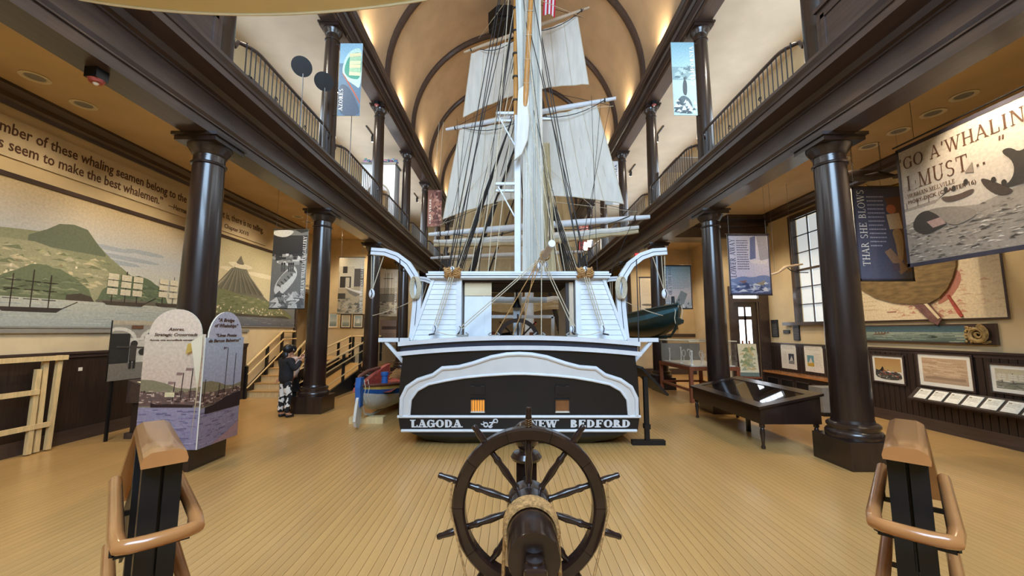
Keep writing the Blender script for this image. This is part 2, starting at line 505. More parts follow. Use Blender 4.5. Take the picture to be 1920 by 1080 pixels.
def picture_frame(name, label, pic, o, u, w, W, H, fw, mat_w, group=None, fm=None, cat='picture'):
    """a framed print: four mouldings, a mount and the picture"""
    u = Vector(u).normalized(); w = Vector(w).normalized(); n = u.cross(w)
    t = thing(name, label, cat, o, 0, group)
    fm = fm or DARK
    MB().prism([(0, 0), (W, 0), (W, H), (0, H)], n * .001, u, w, n * .012).build('mount', PAPER, t)
    for a, b, c, d in ((0, 0, W, fw), (0, H - fw, W, H), (0, fw, fw, H - fw), (W - fw, fw, W, H - fw)):
        MB().prism([(a, b), (c, b), (c, d), (a, d)], (0, 0, 0), u, w, n * .03).build('frame_moulding', fm, t)
    if pic:
        k = fw + mat_w
        pic.W = W - 2 * k; pic.H = H - 2 * k
        pic.build('print', t, u * k + w * k + n * .013, u, w, PRINTF)
    return t
# ------------------------------------------------------------------ the hall
CX = .115                     # centre line of the nave
XL, XR = -4.72, 4.95          # column rows
WL, WR = -7.6, 8.1            # outer walls
CY = [2.2 + 3.71 * i for i in range(0, 8)]     # 2.2, 5.91, 9.62 ...
YB, YF = -4.0, 30.0
ZC, ZF = 5.55, 5.74           # aisle ceiling, balcony floor

floor = struct(MB().bx(WL, WR, YB, YF, -.12, -.012).build('floor', OAKD))
bw = .083; nb = int((WR - WL) / bw) + 1
bme = MB().bx(.0018, bw - .0018, 0, YF - YB, -.012, 0).mesh('floor_board'); bme.materials.append(OAK)
for i in range(nb):
    link('floor_board', bme, floor, (WL + i * bw, YB, 0))


def sweep(prof, y0, y1):
    n = len(prof)
    return MB().add([(x, y0, z) for x, z in prof] + [(x, y1, z) for x, z in prof], [(i, (i + 1) % n, n + (i + 1) % n, n + i) for i in range(n)] + [tuple(range(n))[::-1], tuple(range(n, 2 * n))])


LOW = [(-.2, 4.85), (.2, 4.85), (.2, 5.0), (.225, 5.0), (.225, 5.02), (.26, 5.06), (.26, 5.085), (.225, 5.09), (.225, 5.38), (.25, 5.385), (.25, 5.41), (.3, 5.43), (.36, 5.49), (.62, 5.50), (.62, 5.495), (.635, 5.495), (.635, 5.6), (.655, 5.605), (.67, 5.64), (.72, 5.69), (.72, 5.74), (-.2, 5.74)]
UP = [(-.2, 9.85), (.2, 9.85), (.2, 9.98), (.225, 9.98), (.24, 10.03), (.215, 10.04), (.215, 10.27), (.25, 10.28), (.29, 10.35), (.4, 10.36), (.4, 10.46), (.42, 10.47), (.46, 10.55), (.46, 10.6), (-.2, 10.6)]
k = 1
for X, s in ((XL, 1), (XR, -1)):
    for pr in (LOW, UP):
        p = [(X + s * a, z) for a, z in pr]
        if s < 0: p = p[::-1]
        struct(sweep(p, YB, YF - .2).build('trim_%d' % k, DARK)); k += 1
# walls: left, right (with a window opening), back (with the tall daylight window), far
struct(MB().bx(WL - .2, WL, YB, 13.9, 0, 9.95).bx(WL - .2, WL, 15.1, YF, 0, 9.95).bx(WL - .2, WL, 13.9, 15.1, 3.3, 9.95).bx(WL - 1.6, WL - 1.5, 13.4, 15.6, 0, 3.5).bx(WL - 1.6, WL, 13.3, 13.4, 0, 3.5).bx(WL - 1.6, WL, 15.6, 15.7, 0, 3.5).bx(WL - 1.6, WL, 13.3, 15.7, 3.5, 3.6).bx(WL - 1.6, WL, 13.3, 15.7, -.1, .9).build('wall_left', TAN))
WY0, WY1, WZ0, WZ1 = 9.35, 11.15, 2.14, 5.08
struct(MB().bx(WR, WR + .3, YB, WY0, 0, 9.95).bx(WR, WR + .3, WY1, YF, 0, 9.95).bx(WR, WR + .3, WY0, WY1, 0, WZ0).bx(WR, WR + .3, WY0, WY1, WZ1, 9.95).build('wall_right', TAN))
struct(MB().bx(WL, CX - 3.4, YB - .2, YB, 0, 16).bx(CX + 3.4, WR, YB - .2, YB, 0, 16).bx(CX - 3.4, CX + 3.4, YB - .2, YB, 0, 5.8).bx(CX - 3.4, CX + 3.4, YB - .2, YB, 12, 16).build('wall_back', TAN))
struct(MB().bx(WL, WR, YF, YF + .2, 0, 16).build('wall_far', TAN))
w0 = MB()
for i in range(6): w0.bx(CX - 3.4 + 1.36 * i - .04, CX - 3.4 + 1.36 * i + .04, YB - .12, YB - .04, 5.8, 12)
for i in range(6): w0.bx(CX - 3.4, CX + 3.4, YB - .12, YB - .04, 5.8 + 1.22 * i, 5.88 + 1.22 * i)
struct(w0.build('window_1', DARK))
# cross walls that close the aisles
struct(MB().bx(7.85, WR, 12.5, 12.65, 0, 5.0).bx(6.9, 7.85, 12.5, 12.65, 3.2, 5.0).bx(6.35, 6.9, 12.5, 12.65, 0, 5.0).build('wall_aisle_right', TAN))
struct(MB().bx(5.0, WR, 17.6, 17.75, 0, 5.55).build('wall_end_right', TAN))
struct(MB().bx(WL, -5.5, 15.6, 15.75, 0, 5.55).bx(-5.6, -4.6, 19.2, 19.35, 0, 5.55).build('wall_end_left', TAN))
# ceilings
struct(MB().bx(WL, XL - .15, YB, YF, ZC, ZC + .12).build('ceiling_left', CEIL))
struct(MB().bx(XR + .15, WR, YB, YF, ZC, ZC + .12).build('ceiling_right', CEIL))
struct(MB().bx(WL, XL - .1, YB, YF, 9.9, 10.0).build('ceiling_upper_left', UCEIL))
struct(MB().bx(XR + .1, WR, YB, YF, 9.9, 10.0).build('ceiling_upper_right', UCEIL))
struct(MB().bx(WL, XL - .2, YB, YF, ZC + .12, ZF - .01).build('floor_balcony_left', OAK))
struct(MB().bx(XR + .2, WR, YB, YF, ZC + .12, ZF - .01).build('floor_balcony_right', OAK))
# vault
RV = 4.66; ZV = 11.1
vm = MB()
nseg = 36
prof = [(CX - RV, 10.58)] + [(CX - RV * math.cos(PI * i / nseg), ZV + RV * math.sin(PI * i / nseg)) for i in range(nseg + 1)] + [(CX + RV, 10.58)]
vm.add([(x, YB, z) for x, z in prof] + [(x, YF, z) for x, z in prof], [(i, i + 1, len(prof) + i + 1, len(prof) + i) for i in range(len(prof) - 1)], True)
po = [(CX + (x - CX) * 1.03, z + .14 if z > 10.6 else z) for x, z in prof]
vm.add([(x, YB, z) for x, z in po] + [(x, YF, z) for x, z in po], [(i + 1, i, len(po) + i, len(po) + i + 1) for i in range(len(po) - 1)], True)
struct(vm.build('ceiling_vault', VAULT))
for yc in CY + [28.2]:
    r = MB(); n = 40
    pts = [(-1, 10.6)] + [(-math.cos(PI * i / n), ZV + RV * math.sin(PI * i / n)) for i in range(n + 1)] + [(1, 10.6)]
    ring = []
    for dy, ri in ((-.15, 0), (-.15, .10), (-.09, .15), (.09, .15), (.15, .10), (.15, 0)):
        ring.append([(CX + (RV + .02 - ri) * (-math.cos(PI * i / n)), yc + dy, ZV + (RV + .02 - ri) * math.sin(PI * i / n)) for i in range(n + 1)])
        ring[-1] = [(ring[-1][0][0], yc + dy, 10.6)] + ring[-1] + [(ring[-1][-1][0], yc + dy, 10.6)]
    m = n + 3
    r.add([p for q in ring for p in q], [(a * m + i, a * m + i + 1, (a + 1) * m + i + 1, (a + 1) * m + i) for a in range(5) for i in range(m - 1)], True)
    struct(r.build('trim_%d' % k, DARK)); k += 1
# wall cornices under the aisle ceilings, chair rails, wainscot, baseboards
CORN = [(0, 5.27), (.04, 5.27), (.06, 5.33), (.1, 5.36), (.1, 5.44), (.2, 5.5), (.2, 5.55), (0, 5.55)]
for X, s, y1 in ((WL, 1, 13.9), (WR, -1, 12.5)):
    p = [(X + s * a, z) for a, z in CORN]
    struct(sweep(p if s > 0 else p[::-1], YB, y1).build('trim_%d' % k, DARK)); k += 1
struct(MB().bx(XR + .2, WR, 12.3, 12.75, 4.85, 5.55).bx(XR + .2, WR, 12.2, 12.3, 5.2, 5.3).bx(XR + .2, WR, 12.15, 12.3, 5.42, 5.55).bx(XR + .2, WR, 13.2, 13.5, 4.95, 5.55).build('trim_%d' % k, DARK)); k += 1
for X, s, y1, nm in ((WL, 1, 11.4, 'left'), (WR, -1, 12.5, 'right')):
    a, b = sorted((X, X + s * .03))
    wn = struct(MB().bx(a, b, YB, y1, .2, 1.48).build('wall_wainscot_' + nm, DARKM))
    if nm == 'right':       # beaded boards of the panelling
        bd = MB().bx(-.01, .01, 0, .105, 0, 1.24).mesh('wainscot_board'); bd.materials.append(DARKM)
        for i in range(62): link('wainscot_board', bd, wn, (X - .036, 5.2 + i * .118, .22))
    a, b = sorted((X, X + s * .05))
    struct(MB().bx(a, b, YB, y1, 0, .22).build('baseboard_' + nm, DARK))
    a, b = sorted((X, X + s * .07)); c, d = sorted((X, X + s * .05))
    struct(MB().bx(a, b, YB, y1, 1.5, 1.54).bx(c, d, YB, y1, 1.44, 1.5).build('trim_%d' % k, DARK)); k += 1
struct(MB().bx(5.0, WR, 17.55, 17.6, 1.62, 1.76).bx(5.0, WR, 17.57, 17.6, 0, .25).build('trim_%d' % k, DARK)); k += 1
# light panel strip on the left wall between the mural and the wainscot
struct(MB().bx(WL, WL + .02, YB, 11.4, 1.54, 1.86).build('wall_strip_left', CREAMT))
struct(MB().bx(WL, WL + .06, YB, 11.4, 1.86, 1.93).build('trim_%d' % k, GREYP)); k += 1

# right window: frame, sash bars, panes, sill
wf = struct(MB().bx(WR - .05, WR + .1, WY1, WY1 + .12, WZ0 - .02, WZ1 + .12).bx(WR - .05, WR + .1, WY0 - .12, WY0, WZ0 - .02, WZ1 + .12).bx(WR - .05, WR + .1, WY0, WY1, WZ1, WZ1 + .12).build('window_2', DARK))
MB().bx(WR - .12, WR + .1, WY0 - .2, WY1 + .55, WZ0 - .09, WZ0).build('window_sill', DARK, wf)
for i in range(3): MB().bx(WR + .08, WR + .11, WY0 + (WY1 - WY0) * (i + 1) / 4 - .012, WY0 + (WY1 - WY0) * (i + 1) / 4 + .012, WZ0, WZ1).build('sash_bar', DARK, wf)
for i in range(5):
    z = WZ0 + (WZ1 - WZ0) * (i + 1) / 6; h = .03 if i == 2 else .012
    MB().bx(WR + .07, WR + .11, WY0, WY1, z - h, z + h).build('sash_bar', DARK, wf)
BLIND = mat('daylit_shade', '#cfd2d2', .8, .06, 12)
bn = BLIND.node_tree.nodes['Principled BSDF']; bn.inputs['Emission Color'].default_value = (.8, .87, .9, 1); bn.inputs['Emission Strength'].default_value = .45
for i in range(4):
    for j in range(6):
        y = WY0 + (WY1 - WY0) * i / 4; z = WZ0 + (WZ1 - WZ0) * j / 6
        MB().bx(WR + .12, WR + .125, y + .01, y + (WY1 - WY0) / 4 - .01, z + .01, z + (WZ1 - WZ0) / 6 - .01).build('pane', BLIND, wf)
n_w = 4
for X, s in ((WL, 1), (WR, -1)):  # added side windows with glowing panes, put in to light the galleries
    for i in range(7):
        y = CY[i] + 1.1; a, b = sorted((X, X + s * .06))
        wf = struct(MB().bx(a, b, y - .1, y, 6.9, 9.2).bx(a, b, y + 1.5, y + 1.6, 6.9, 9.2).bx(a, b, y - .1, y + 1.6, 9.1, 9.2).bx(a, b, y - .1, y + 1.6, 6.9, 7.0).bx(a, b, y + .72, y + .78, 7.0, 9.1).bx(a, b, y, y + 1.5, 8.0, 8.06).build('window_%d' % n_w, DARK)); n_w += 1
        a, b = sorted((X + s * .01, X + s * .02))
        for y0 in (0, .78):
            for z0 in (7.0, 8.06): MB().bx(a, b, y + y0, y + y0 + .72, z0, z0 + 1.0).build('pane', BLIND, wf)
# small window in the end wall of the right aisle
wf = struct(MB().bx(6.55, 7.35, 17.53, 17.6, 1.95, 2.05).bx(6.55, 6.63, 17.55, 17.6, 2.05, 3.6).bx(7.27, 7.35, 17.55, 17.6, 2.05, 3.6).build('window_3', DARK))
MB().bx(6.63, 7.27, 17.57, 17.58, 2.05, 3.6).build('pane', BLIND, wf)
# street door in the right cross wall
dr = struct(MB().bx(6.86, 6.98, 12.42, 12.5, 0, 3.3).bx(7.78, 8.08, 12.42, 12.5, 0, 3.3).bx(6.98, 7.78, 12.42, 12.5, 2.8, 2.9).bx(6.98, 7.78, 12.42, 12.5, 3.1, 3.3).build('door_1', DARK))
MB().bx(6.98, 7.18, 12.52, 12.56, 0, 2.8).bx(7.58, 7.78, 12.52, 12.56, 0, 2.8).bx(7.18, 7.58, 12.52, 12.56, 0, 1.5).bx(7.18, 7.58, 12.52, 12.56, 2.24, 2.36).bx(7.18, 7.58, 12.52, 12.56, 2.64, 2.8).bx(7.35, 7.41, 12.52, 12.56, 1.5, 2.64).build('door_leaf', DARK, dr)
for a, b in ((7.18, 7.35), (7.41, 7.58)):
    for c, d in ((1.5, 2.24), (2.36, 2.64)): MB().bx(a, b, 12.535, 12.545, c, d).build('pane', DAYG, dr)
for i in range(4): MB().bx(7.0 + i * .195, 7.18 + i * .195, 12.5, 12.51, 2.92, 3.08).build('transom_pane', DAYG, dr)
MB().bx(7.62, 7.68, 12.49, 12.52, 1.05, 1.2).cyl((7.65, 12.49, 1.12), (7.65, 12.44, 1.12), .02).build('door_handle', STEEL, dr)
# doorway frame in the left wall
struct(MB().bx(WL - .02, WL + .06, 13.78, 13.92, 0, 3.4).bx(WL - .02, WL + .06, 15.08, 15.22, 0, 3.4).bx(WL - .02, WL + .06, 13.78, 15.22, 3.3, 3.42).build('door_2', DARK))


# ------------------------------------------------------------------ columns
def column_parts(t, z0, ztop, r0, r1, pl):
    if pl:
        MB().bx(-.35, .35, -.35, .35, 0, .38).build('plinth', DARKG, t, bevel=.008)
        z0 = .38
    MB().lathe([(0, z0), (r0 * 1.36, z0), (r0 * 1.38, z0 + .03), (r0 * 1.38, z0 + .07), (r0 * 1.3, z0 + .1), (r0 * 1.22, z0 + .115), (r0 * 1.22, z0 + .13), (r0 * 1.29, z0 + .15), (r0 * 1.29, z0 + .18), (r0 * 1.2, z0 + .2), (r0 * 1.06, z0 + .21), (r0 * 1.02, z0 + .25)], n=32).build('base', DARKG, t)
    h = ztop - z0
    pr = []
    for i in range(13):
        q = i / 12; rr = r0 + (r1 - r0) * (q ** 1.6)
        pr.append((rr, z0 + .24 + (h - .24 - .3) * q))
    MB().lathe(pr, n=32).build('shaft', DARKG, t)
    a = ztop
    MB().lathe([(r1, a - .42), (r1 * 1.12, a - .415), (r1 * 1.14, a - .39), (r1 * 1.02, a - .375), (r1, a - .37), (r1, a - .27), (r1 * 1.1, a - .255), (r1 * 1.14, a - .235), (r1 * 1.2, a - .21), (r1 * 1.4, a - .15), (r1 * 1.42, a - .12), (0, a - .12)], n=32).build('capital', DARKG, t)
    q = r1 * 1.52
    MB().bx(-q, q, -q, q, a - .12, a - .05).bx(-q - .03, q + .03, -q - .03, q + .03, a - .05, a - .001).build('abacus', DARKG, t)


low = thing('column', '', 'column'); column_parts(low, 0, 4.85, .245, .205, True)
upc = thing('column', '', 'column'); column_parts(upc, 0, 4.11, .2, .165, False)
NL = {(0, 1): 'dark round column wrapped at its base by the arch-topped whaleship panels', (0, 2): 'dark round column standing beside the two visitors',
      (1, 1): 'dark round column rising beside the end of the low glazed display desk', (1, 2): 'dark round column between the glass bone case and the display desk'}
fl = fu = False
for si, X in enumerate((XL, XR)):
    for i, y in enumerate(CY):
        if i > 0:
            o = low if not fl else copy_tree(low); fl = True
            o.location = (X, y, 0)
            tag(o, NL.get((si, i), 'dark round column farther back beside the ' + ('access ramp' if si == 0 else 'hung whaleboat')), 'column', None if (si, i) in NL else 'farther columns %d' % si)
            o = upc if not fu else copy_tree(upc); fu = True
            o.location = (X, y, ZF)
            tag(o, 'slim dark column on the balcony with the ' + ('flower arch' if si == 0 else 'terracotta display wall'), 'column', 'balcony columns %d' % si)

# ------------------------------------------------------------------ balcony railings and parapets
bal = MB().cyl((0, 0, .06), (0, 0, 1.02), .011, n=6).mesh('baluster'); bal.materials.append(IRON)
SCR = []
for c, r0 in (((0, .0), .07), ((0, .17), .05)):
    SCR.append([(0, math.cos(a) * r0 * (1 - a / 16) + c[0], .38 + c[1] + math.sin(a) * r0 * (1 - a / 16)) for a in [i * .5 for i in range(18)]])


def railing(X, s, y0, y1, label, group, n=26, curl=True):
    t = thing('balcony_railing', label, 'railing', (X, y0, ZF), 0, group)
    L_ = y1 - y0
    pts = [(-s * .12, .0, .86)] + [(-s * .12 * (1 - q / 4) ** 2, .08 + .1 * q, 1.0 + .05 * math.sin(q / 4 * PI / 2)) for q in range(5)] + [(0, L_ * f, 1.05) for f in (.3, .6, .9)] + [(-s * .03, L_ - .05, 1.04), (-s * .1, L_, .98)]
    MB().tube(pts, .034, 8).build('top_rail', DARK, t)
    MB().bx(-.015, .015, .05, L_ - .05, .05, .08).build('bottom_rail', IRON, t)
    for i in range(n):
        y = .12 + (L_ - .24) * i / (n - 1)
        link('baluster', bal, t, (0, y, 0))
    if curl:
        for f in (.3, .62):
            m = MB()
            for sc in SCR: m.tube([(p[0], p[1] + L_ * f, p[2]) for p in sc], .009, 4)
            m.build('iron_scroll', IRON, t)


def parapet(X, s, y0, y1, label):
    t = thing('balcony_parapet', label, 'parapet', (X, y0, ZF), 0, 'solid balcony parapets')
    L_ = y1 - y0
    MB().bx(-.05, .05, 0, L_, 0, 1.0).build('body', DARK, t)
    MB().bx(-.09, .09, 0, L_, 1.0, 1.06).build('cap', DARK, t)
    for z0, z1, a, b in ((.1, .16, .1, L_ - .1), (.84, .9, .1, L_ - .1), (.1, .9, .1, .17), (.1, .9, L_ - .17, L_ - .1)):
        MB().bx(s * .05, s * .07, a, b, z0, z1).build('panel_moulding', DARK, t)


for X, s, side in ((XL + .22, 1, 'left'), (XR - .22, -1, 'right')):
    where = 'under the black disc lamps' if side == 'left' else 'beside the upright banner of a harbour and rocks'
    parapet(X, s, 2.4, 5.6, 'dark panelled parapet at the near end of the balcony with the ' + ('disc lamps' if side == 'left' else 'brick coloured wall cases'))
    railing(X, s, 6.1, 9.42, 'iron scroll balcony railing ' + where, None)
    for i in (2, 3, 4, 5, 6):
        railing(X, s, CY[i] + .2, min(27.1, CY[i + 1] - .2), 'thin iron railing farther along the balcony with the ' + ('white flower arch' if s > 0 else 'terracotta display wall'), 'farther railings, ' + side + ' balcony', 22, False)

# gallery across the far end
struct(MB().bx(XL + .2, XR - .2, 27.2, YF, 4.9, ZF).build('floor_balcony_far', DARK))
t = thing('balcony_railing', 'balcony railing crossing the far end of the hall behind the foremast', 'railing', (XL, 27.25, ZF))
MB().bar((.5, 0, 1.05), (9.1, 0, 1.05), .06).build('top_rail', DARK, t)
for i in range(56): link('baluster', bal, t, (.55 + i * .154, 0, 0))
MB().bar((.5, 0, .03), (9.1, 0, .03), .06).build('bottom_rail', IRON, t)

# ------------------------------------------------------------------ lamps
WARM = (1.0, .82, .58)


def downlight(x, y, z, power, lit=True, label=None, r=.09):
    t = thing('recessed_downlight', label or (('lit round downlight' if lit else 'unlit round ceiling ring') + ' in the ceiling of the ' + ('mural aisle' if x < 0 else 'framed print aisle')), 'downlight', (x, y, z), 0, ('lit downlights ' if lit else 'unlit rings ') + ('murals' if x < 0 else 'prints'))
    MB().lathe([(r, -.001), (r * 1.35, -.004), (r * 1.38, -.012), (r, -.014), (r * .9, -.003)], n=20).build('trim_ring', CREAM, t)
    MB().lathe([(0, -.002), (r, -.002)], n=20).build('lens', LAMP if lit else GREYP, t)
    if lit:
        l = bpy.data.lights.new('downlight', 'SPOT'); l.energy = power; l.color = WARM; l.spot_size = R(125); l.spot_blend = .6; l.shadow_soft_size = .12
        o = bpy.data.objects.new('downlight_lamp', l); COL.objects.link(o); o.location = (0, 0, -.03); o.parent = t


for x, y in ((-5.75, 4.4), (-5.75, 8.1), (-5.9, 11.3), (-5.75, 14.6), (-5.75, 17.3)): downlight(x, y, ZC, 190)
for x, y in ((6.1, 4.4), (6.1, 7.6), (6.25, 10.5), (6.6, 14.9), (6.0, 16.3)): downlight(x, y, ZC, 190)
for x, y in ((-6.9, 5.35), (-6.95, 6.05), (-6.9, 12.4), (-6.9, 13.0), (-6.9, 15.6), (7.05, 5.8), (7.1, 6.3), (7.1, 6.9), (7.1, 7.5), (7.05, 8.1)): downlight(x, y, ZC, 0, False, r=.12)


def wall_wash(x, y, z, tx, ty, tz, power, size=70, col=WARM):
    """a small black track head aimed at a display"""
    t = thing('track_spotlight', 'small black spotlight under the ceiling of the ' + ('mural aisle' if x < 0 else 'framed print aisle'), 'spotlight', (x, y, z), 0, 'aisle spotlights ' + ('murals' if x < 0 else 'prints'))
    d = (Vector((tx, ty, tz)) - Vector((x, y, z - .12))).normalized()
    MB().cyl((0, 0, 0), (0, 0, -.12), .012, n=6).build('stem', IRON, t)
    a = Vector((0, 0, -.12))
    MB().tube([a - d * .06, a + d * .07], [.035, .05], 10).build('head', IRON, t)
    MB().cyl(a + d * .071, a + d * .074, .04, n=10).build('lens', LAMP, t)
    l = bpy.data.lights.new('wash', 'SPOT'); l.energy = power; l.color = col; l.spot_size = R(size); l.spot_blend = .8; l.shadow_soft_size = .05
    o = bpy.data.objects.new('wash_lamp', l); COL.objects.link(o); o.parent = t; o.location = a + d * .09
    o.rotation_euler = d.to_track_quat('-Z', 'Y').to_euler()


for y, tz in ((3.6, 3.2), (5.6, 3.2), (7.4, 3.0), (10.6, 3.1), (12.6, 3.0)): wall_wash(-5.05, y, ZC, WL, y + .3, tz, 150)
for y, tz in ((5.0, 2.4), (7.2, 2.3), (8.6, 1.4), (11.6, 1.8)): wall_wash(5.35, y, ZC, WR, y + .2, tz, 140)
wall_wash(6.4, 13.2, ZC, 6.4, 17.5, 2.5, 150, 90)
wall_wash(-6.2, 13.0, ZC, -6.2, 15.6, 2.3, 110, 90)
# uplights in the cornice, washing the vault
for X, s in ((XL, 1), (XR, -1)):
    for i, y in enumerate((4.1, 8.2, 11.5, 15.2, 18.9, 22.6, 26.3)):
        t = thing('cornice_uplight', 'small grey uplight box on the vault cornice above the ' + ('AZORES' if s > 0 else 'CALIFORNIA') + ' banner side', 'uplight', (X + s * .3, y, 10.6), 0, 'cornice uplights %d' % s)
        MB().box((0, 0, .09), (.16, .24, .16), ry=s * .35).build('housing', GREYP, t)
        l = bpy.data.lights.new('uplight', 'SPOT'); l.energy = 120; l.color = (1, .84, .58); l.spot_size = R(140); l.spot_blend = .9; l.shadow_soft_size = .1
        o = bpy.data.objects.new('uplight_lamp', l); COL.objects.link(o); o.parent = t; o.location = (s * .1, 0, .24); o.rotation_euler = (R(180), s * R(-14), 0)
# track heads on the upper ceilings
for X, xs in ((XL, -1), (XR, 1)):
    for y in (7.9, 12.0, 15.4, 19.0, 23.0):
        t = thing('track_spotlight', 'small track spotlight under the ceiling of the balcony with the ' + ('flower arch' if xs < 0 else 'terracotta wall'), 'spotlight', (X + xs * 1.0, y, 9.9), 0, 'balcony track spotlights %d' % xs)
        MB().bx(-.02, .02, -.7, .3, -.04, 0).build('track_bar', IRON, t)
        MB().tube([(0, 0, -.04), (0, .02, -.12), (-.0, .1, -.28)], [.03, .06, .075], 10).build('head', IRON, t)
        MB().cyl((0, .1, -.281), (0, .102, -.286), .06, n=10).build('lens', LAMPB, t)
        l = bpy.data.lights.new('track', 'SPOT'); l.energy = 160; l.color = (1, .88, .7); l.spot_size = R(140); l.spot_blend = .7; l.shadow_soft_size = .08
        o = bpy.data.objects.new('track_lamp', l); COL.objects.link(o); o.parent = t; o.location = (0, .1, -.32); o.rotation_euler = (0, xs * R(25), 0)
# ------------------------------------------------------------------ the half-scale whaleship
SP = Vector((CX, 6.6, 0))
ship = thing('whaleship', 'large black and white model whaleship filling the nave, seen from its stern', 'ship', SP)


def sp(mb, name, m, parent=None, bevel=0):
    """a part of the ship given in hall coordinates"""
    p = parent or ship
    mb.v = [tuple(Vector(q) - SP) for q in mb.v]
    return mb.build(name, m, p, bevel=bevel)


def TY(z): return 6.7 - .14 * (z - .3)          # the raked face of the stern


def TP(x, z, off=0): return Vector((CX + x, TY(z) - off, z))


# hull: lofted half sections mirrored about the keel
ST = [(None, [(0, .2), (1.0, .16), (1.7, .2), (1.93, .3), (1.99, .52), (1.95, 1.1), (1.88, 1.62)]),
      (6.95, [(0, .0), (1.15, .0), (1.6, .06), (1.9, .2), (2.02, .5), (2.0, 1.1), (1.94, 1.6)]),
      (7.7, [(0, .0), (1.45, .0), (1.8, .04), (2.02, .15), (2.13, .5), (2.1, 1.1), (2.03, 1.58)]),
      (10, [(0, .0), (1.7, .0), (2.0, .04), (2.2, .15), (2.33, .5), (2.3, 1.1), (2.2, 1.55)])]
ST.append((17, [(x * 1.02, z) for x, z in ST[3][1]])); ST.append((21.5, [(x * .86, z + .05) for x, z in ST[3][1]]))
ST.append((24.3, [(x * .45, z + .15) for x, z in ST[3][1]])); ST.append((26.2, [(x * .03, z + .3) for x, z in ST[3][1]]))
h = MB(); rows = []
for y, pts in ST:
    full = [(-x, z) for x, z in pts[:0:-1]] + pts
    rows.append([(CX + x, TY(z) if y is None else y, z) for x, z in full])
n = len(rows[0])
h.add([p for r in rows for p in r], [(a * n + i + 1, a * n + i, (a + 1) * n + i, (a + 1) * n + i + 1) for a in range(len(rows) - 1) for i in range(n - 1)], True)
h.add(rows[0], [tuple(range(n))])
hull = sp(h, 'hull', BLACK)
sp(MB().add([(CX - 1.9, 6.75, 1.5), (CX + 1.9, 6.75, 1.5), (CX + 2.25, 10, 1.42), (CX + 2.28, 17, 1.42), (CX + 1.9, 21.5, 1.5), (CX + .95, 24.3, 1.6), (CX - .95, 24.3, 1.6), (CX - 1.9, 21.5, 1.5), (CX - 2.28, 17, 1.42), (CX - 2.25, 10, 1.42)], [(0, 1, 2, 9), (9, 2, 3, 8), (8, 3, 4, 7), (7, 4, 5, 6)]), 'deck', PINE)


def zt(x): return .1 * (1 - (x / 1.95) ** 2)     # crown of the stern rail


def stern_band(z0, z1, hw, off, th, m, name, parent=None):
    """a strip across the stern following the crown"""
    mb = MB(); N_ = 20; vs = []
    for i in range(N_ + 1):
        x = -hw + 2 * hw * i / N_; c = zt(x)
        a, b = TP(x, z0 + c, off), TP(x, z1 + c, off)
        vs += [a, b, b + Vector((0, th, 0)), a + Vector((0, th, 0))]
    fs = [(4 * i + k, 4 * i + (k + 1) % 4, 4 * i + 4 + (k + 1) % 4, 4 * i + 4 + k) for i in range(N_) for k in range(4)]
    mb.add(vs, [f[::-1] for f in fs] + [(0, 1, 2, 3), (4 * N_ + 3, 4 * N_ + 2, 4 * N_ + 1, 4 * N_)])
    return sp(mb, name, m, parent)


stern_band(1.49, 1.56, 1.99, .05, .12, WHITE, 'stern_moulding')
stern_band(1.555, 1.655, 1.93, .02, .1, NAVY, 'stern_band')
stern_band(1.65, 1.72, 1.96, .07, .5, WHITE, 'taffrail')
# arch on the stern: pale band between two white mouldings
AO = [(-1.93, .52), (-1.92, .8), (-1.83, .98), (-1.65, 1.1), (-1.4, 1.18), (-1.25, 1.29), (-.98, 1.31), (-.75, 1.37), (-.45, 1.47), (-.2, 1.515), (0, 1.525)]
AI = [(-1.8, .52), (-1.77, .78), (-1.66, .93), (-1.48, 1.03), (-1.2, 1.09), (-.9, 1.14), (-.6, 1.17), (-.3, 1.19), (-.1, 1.2), (-.05, 1.2), (0, 1.2)]
AO = AO + [(-x, z) for x, z in AO[-2::-1]]; AI = AI + [(-x, z) for x, z in AI[-2::-1]]
mb = MB(); n = len(AO)
mb.add([TP(x, z, .02) for x, z in AO] + [TP(x, z, .02) for x, z in AI] + [TP(x, z, -.02) for x, z in AO] + [TP(x, z, -.02) for x, z in AI],
       [(i, n + i, n + i + 1, i + 1) for i in range(n - 1)] + [(i + 1, 2 * n + i + 1, 2 * n + i, i) for i in range(n - 1)] + [(n + i, 3 * n + i, 3 * n + i + 1, n + i + 1) for i in range(n - 1)])
sp(mb, 'stern_arch', PALE)
sp(MB().tube([TP(x, z, .02) for x, z in AO], .035, 8), 'arch_moulding', WHITE)
sp(MB().tube([TP(x, z, .02) for x, z in AI], .022, 8), 'arch_moulding', WHITE)
sp(MB().tube([TP(-1.99, .5, .02), TP(1.99, .5, .02)], .024, 8), 'stern_moulding', WHITE)
sp(MB().tube([TP(-1.93, .27, .02), TP(1.93, .27, .02)], .024, 8), 'stern_moulding', WHITE)
nb_ = sp(MB().add([TP(-1.95, .28, .008), TP(1.95, .28, .008), TP(1.98, .49, .008), TP(-1.98, .49, .008), TP(-1.95, .28, -.02), TP(1.95, .28, -.02), TP(1.98, .49, -.02), TP(-1.98, .49, -.02)], [(0, 1, 2, 3), (0, 4, 5, 1), (3, 2, 6, 7), (0, 3, 7, 4), (1, 5, 6, 2)]), 'name_board', BLACK)
up_t = (TP(0, 1) - TP(0, 0))
for s_, x, wd in (('LAGODA', -1.77, .83), ('NEW', .165, .47), ('BEDFORD', .84, 1.0)):
    serif(s_, .125, WHITE, nb_, TP(x, .325, .009) - SP, (1, 0, 0), up_t, 'name_lettering', T=.27, depth=.012, gap=.05, width=wd)
o_ = MB()
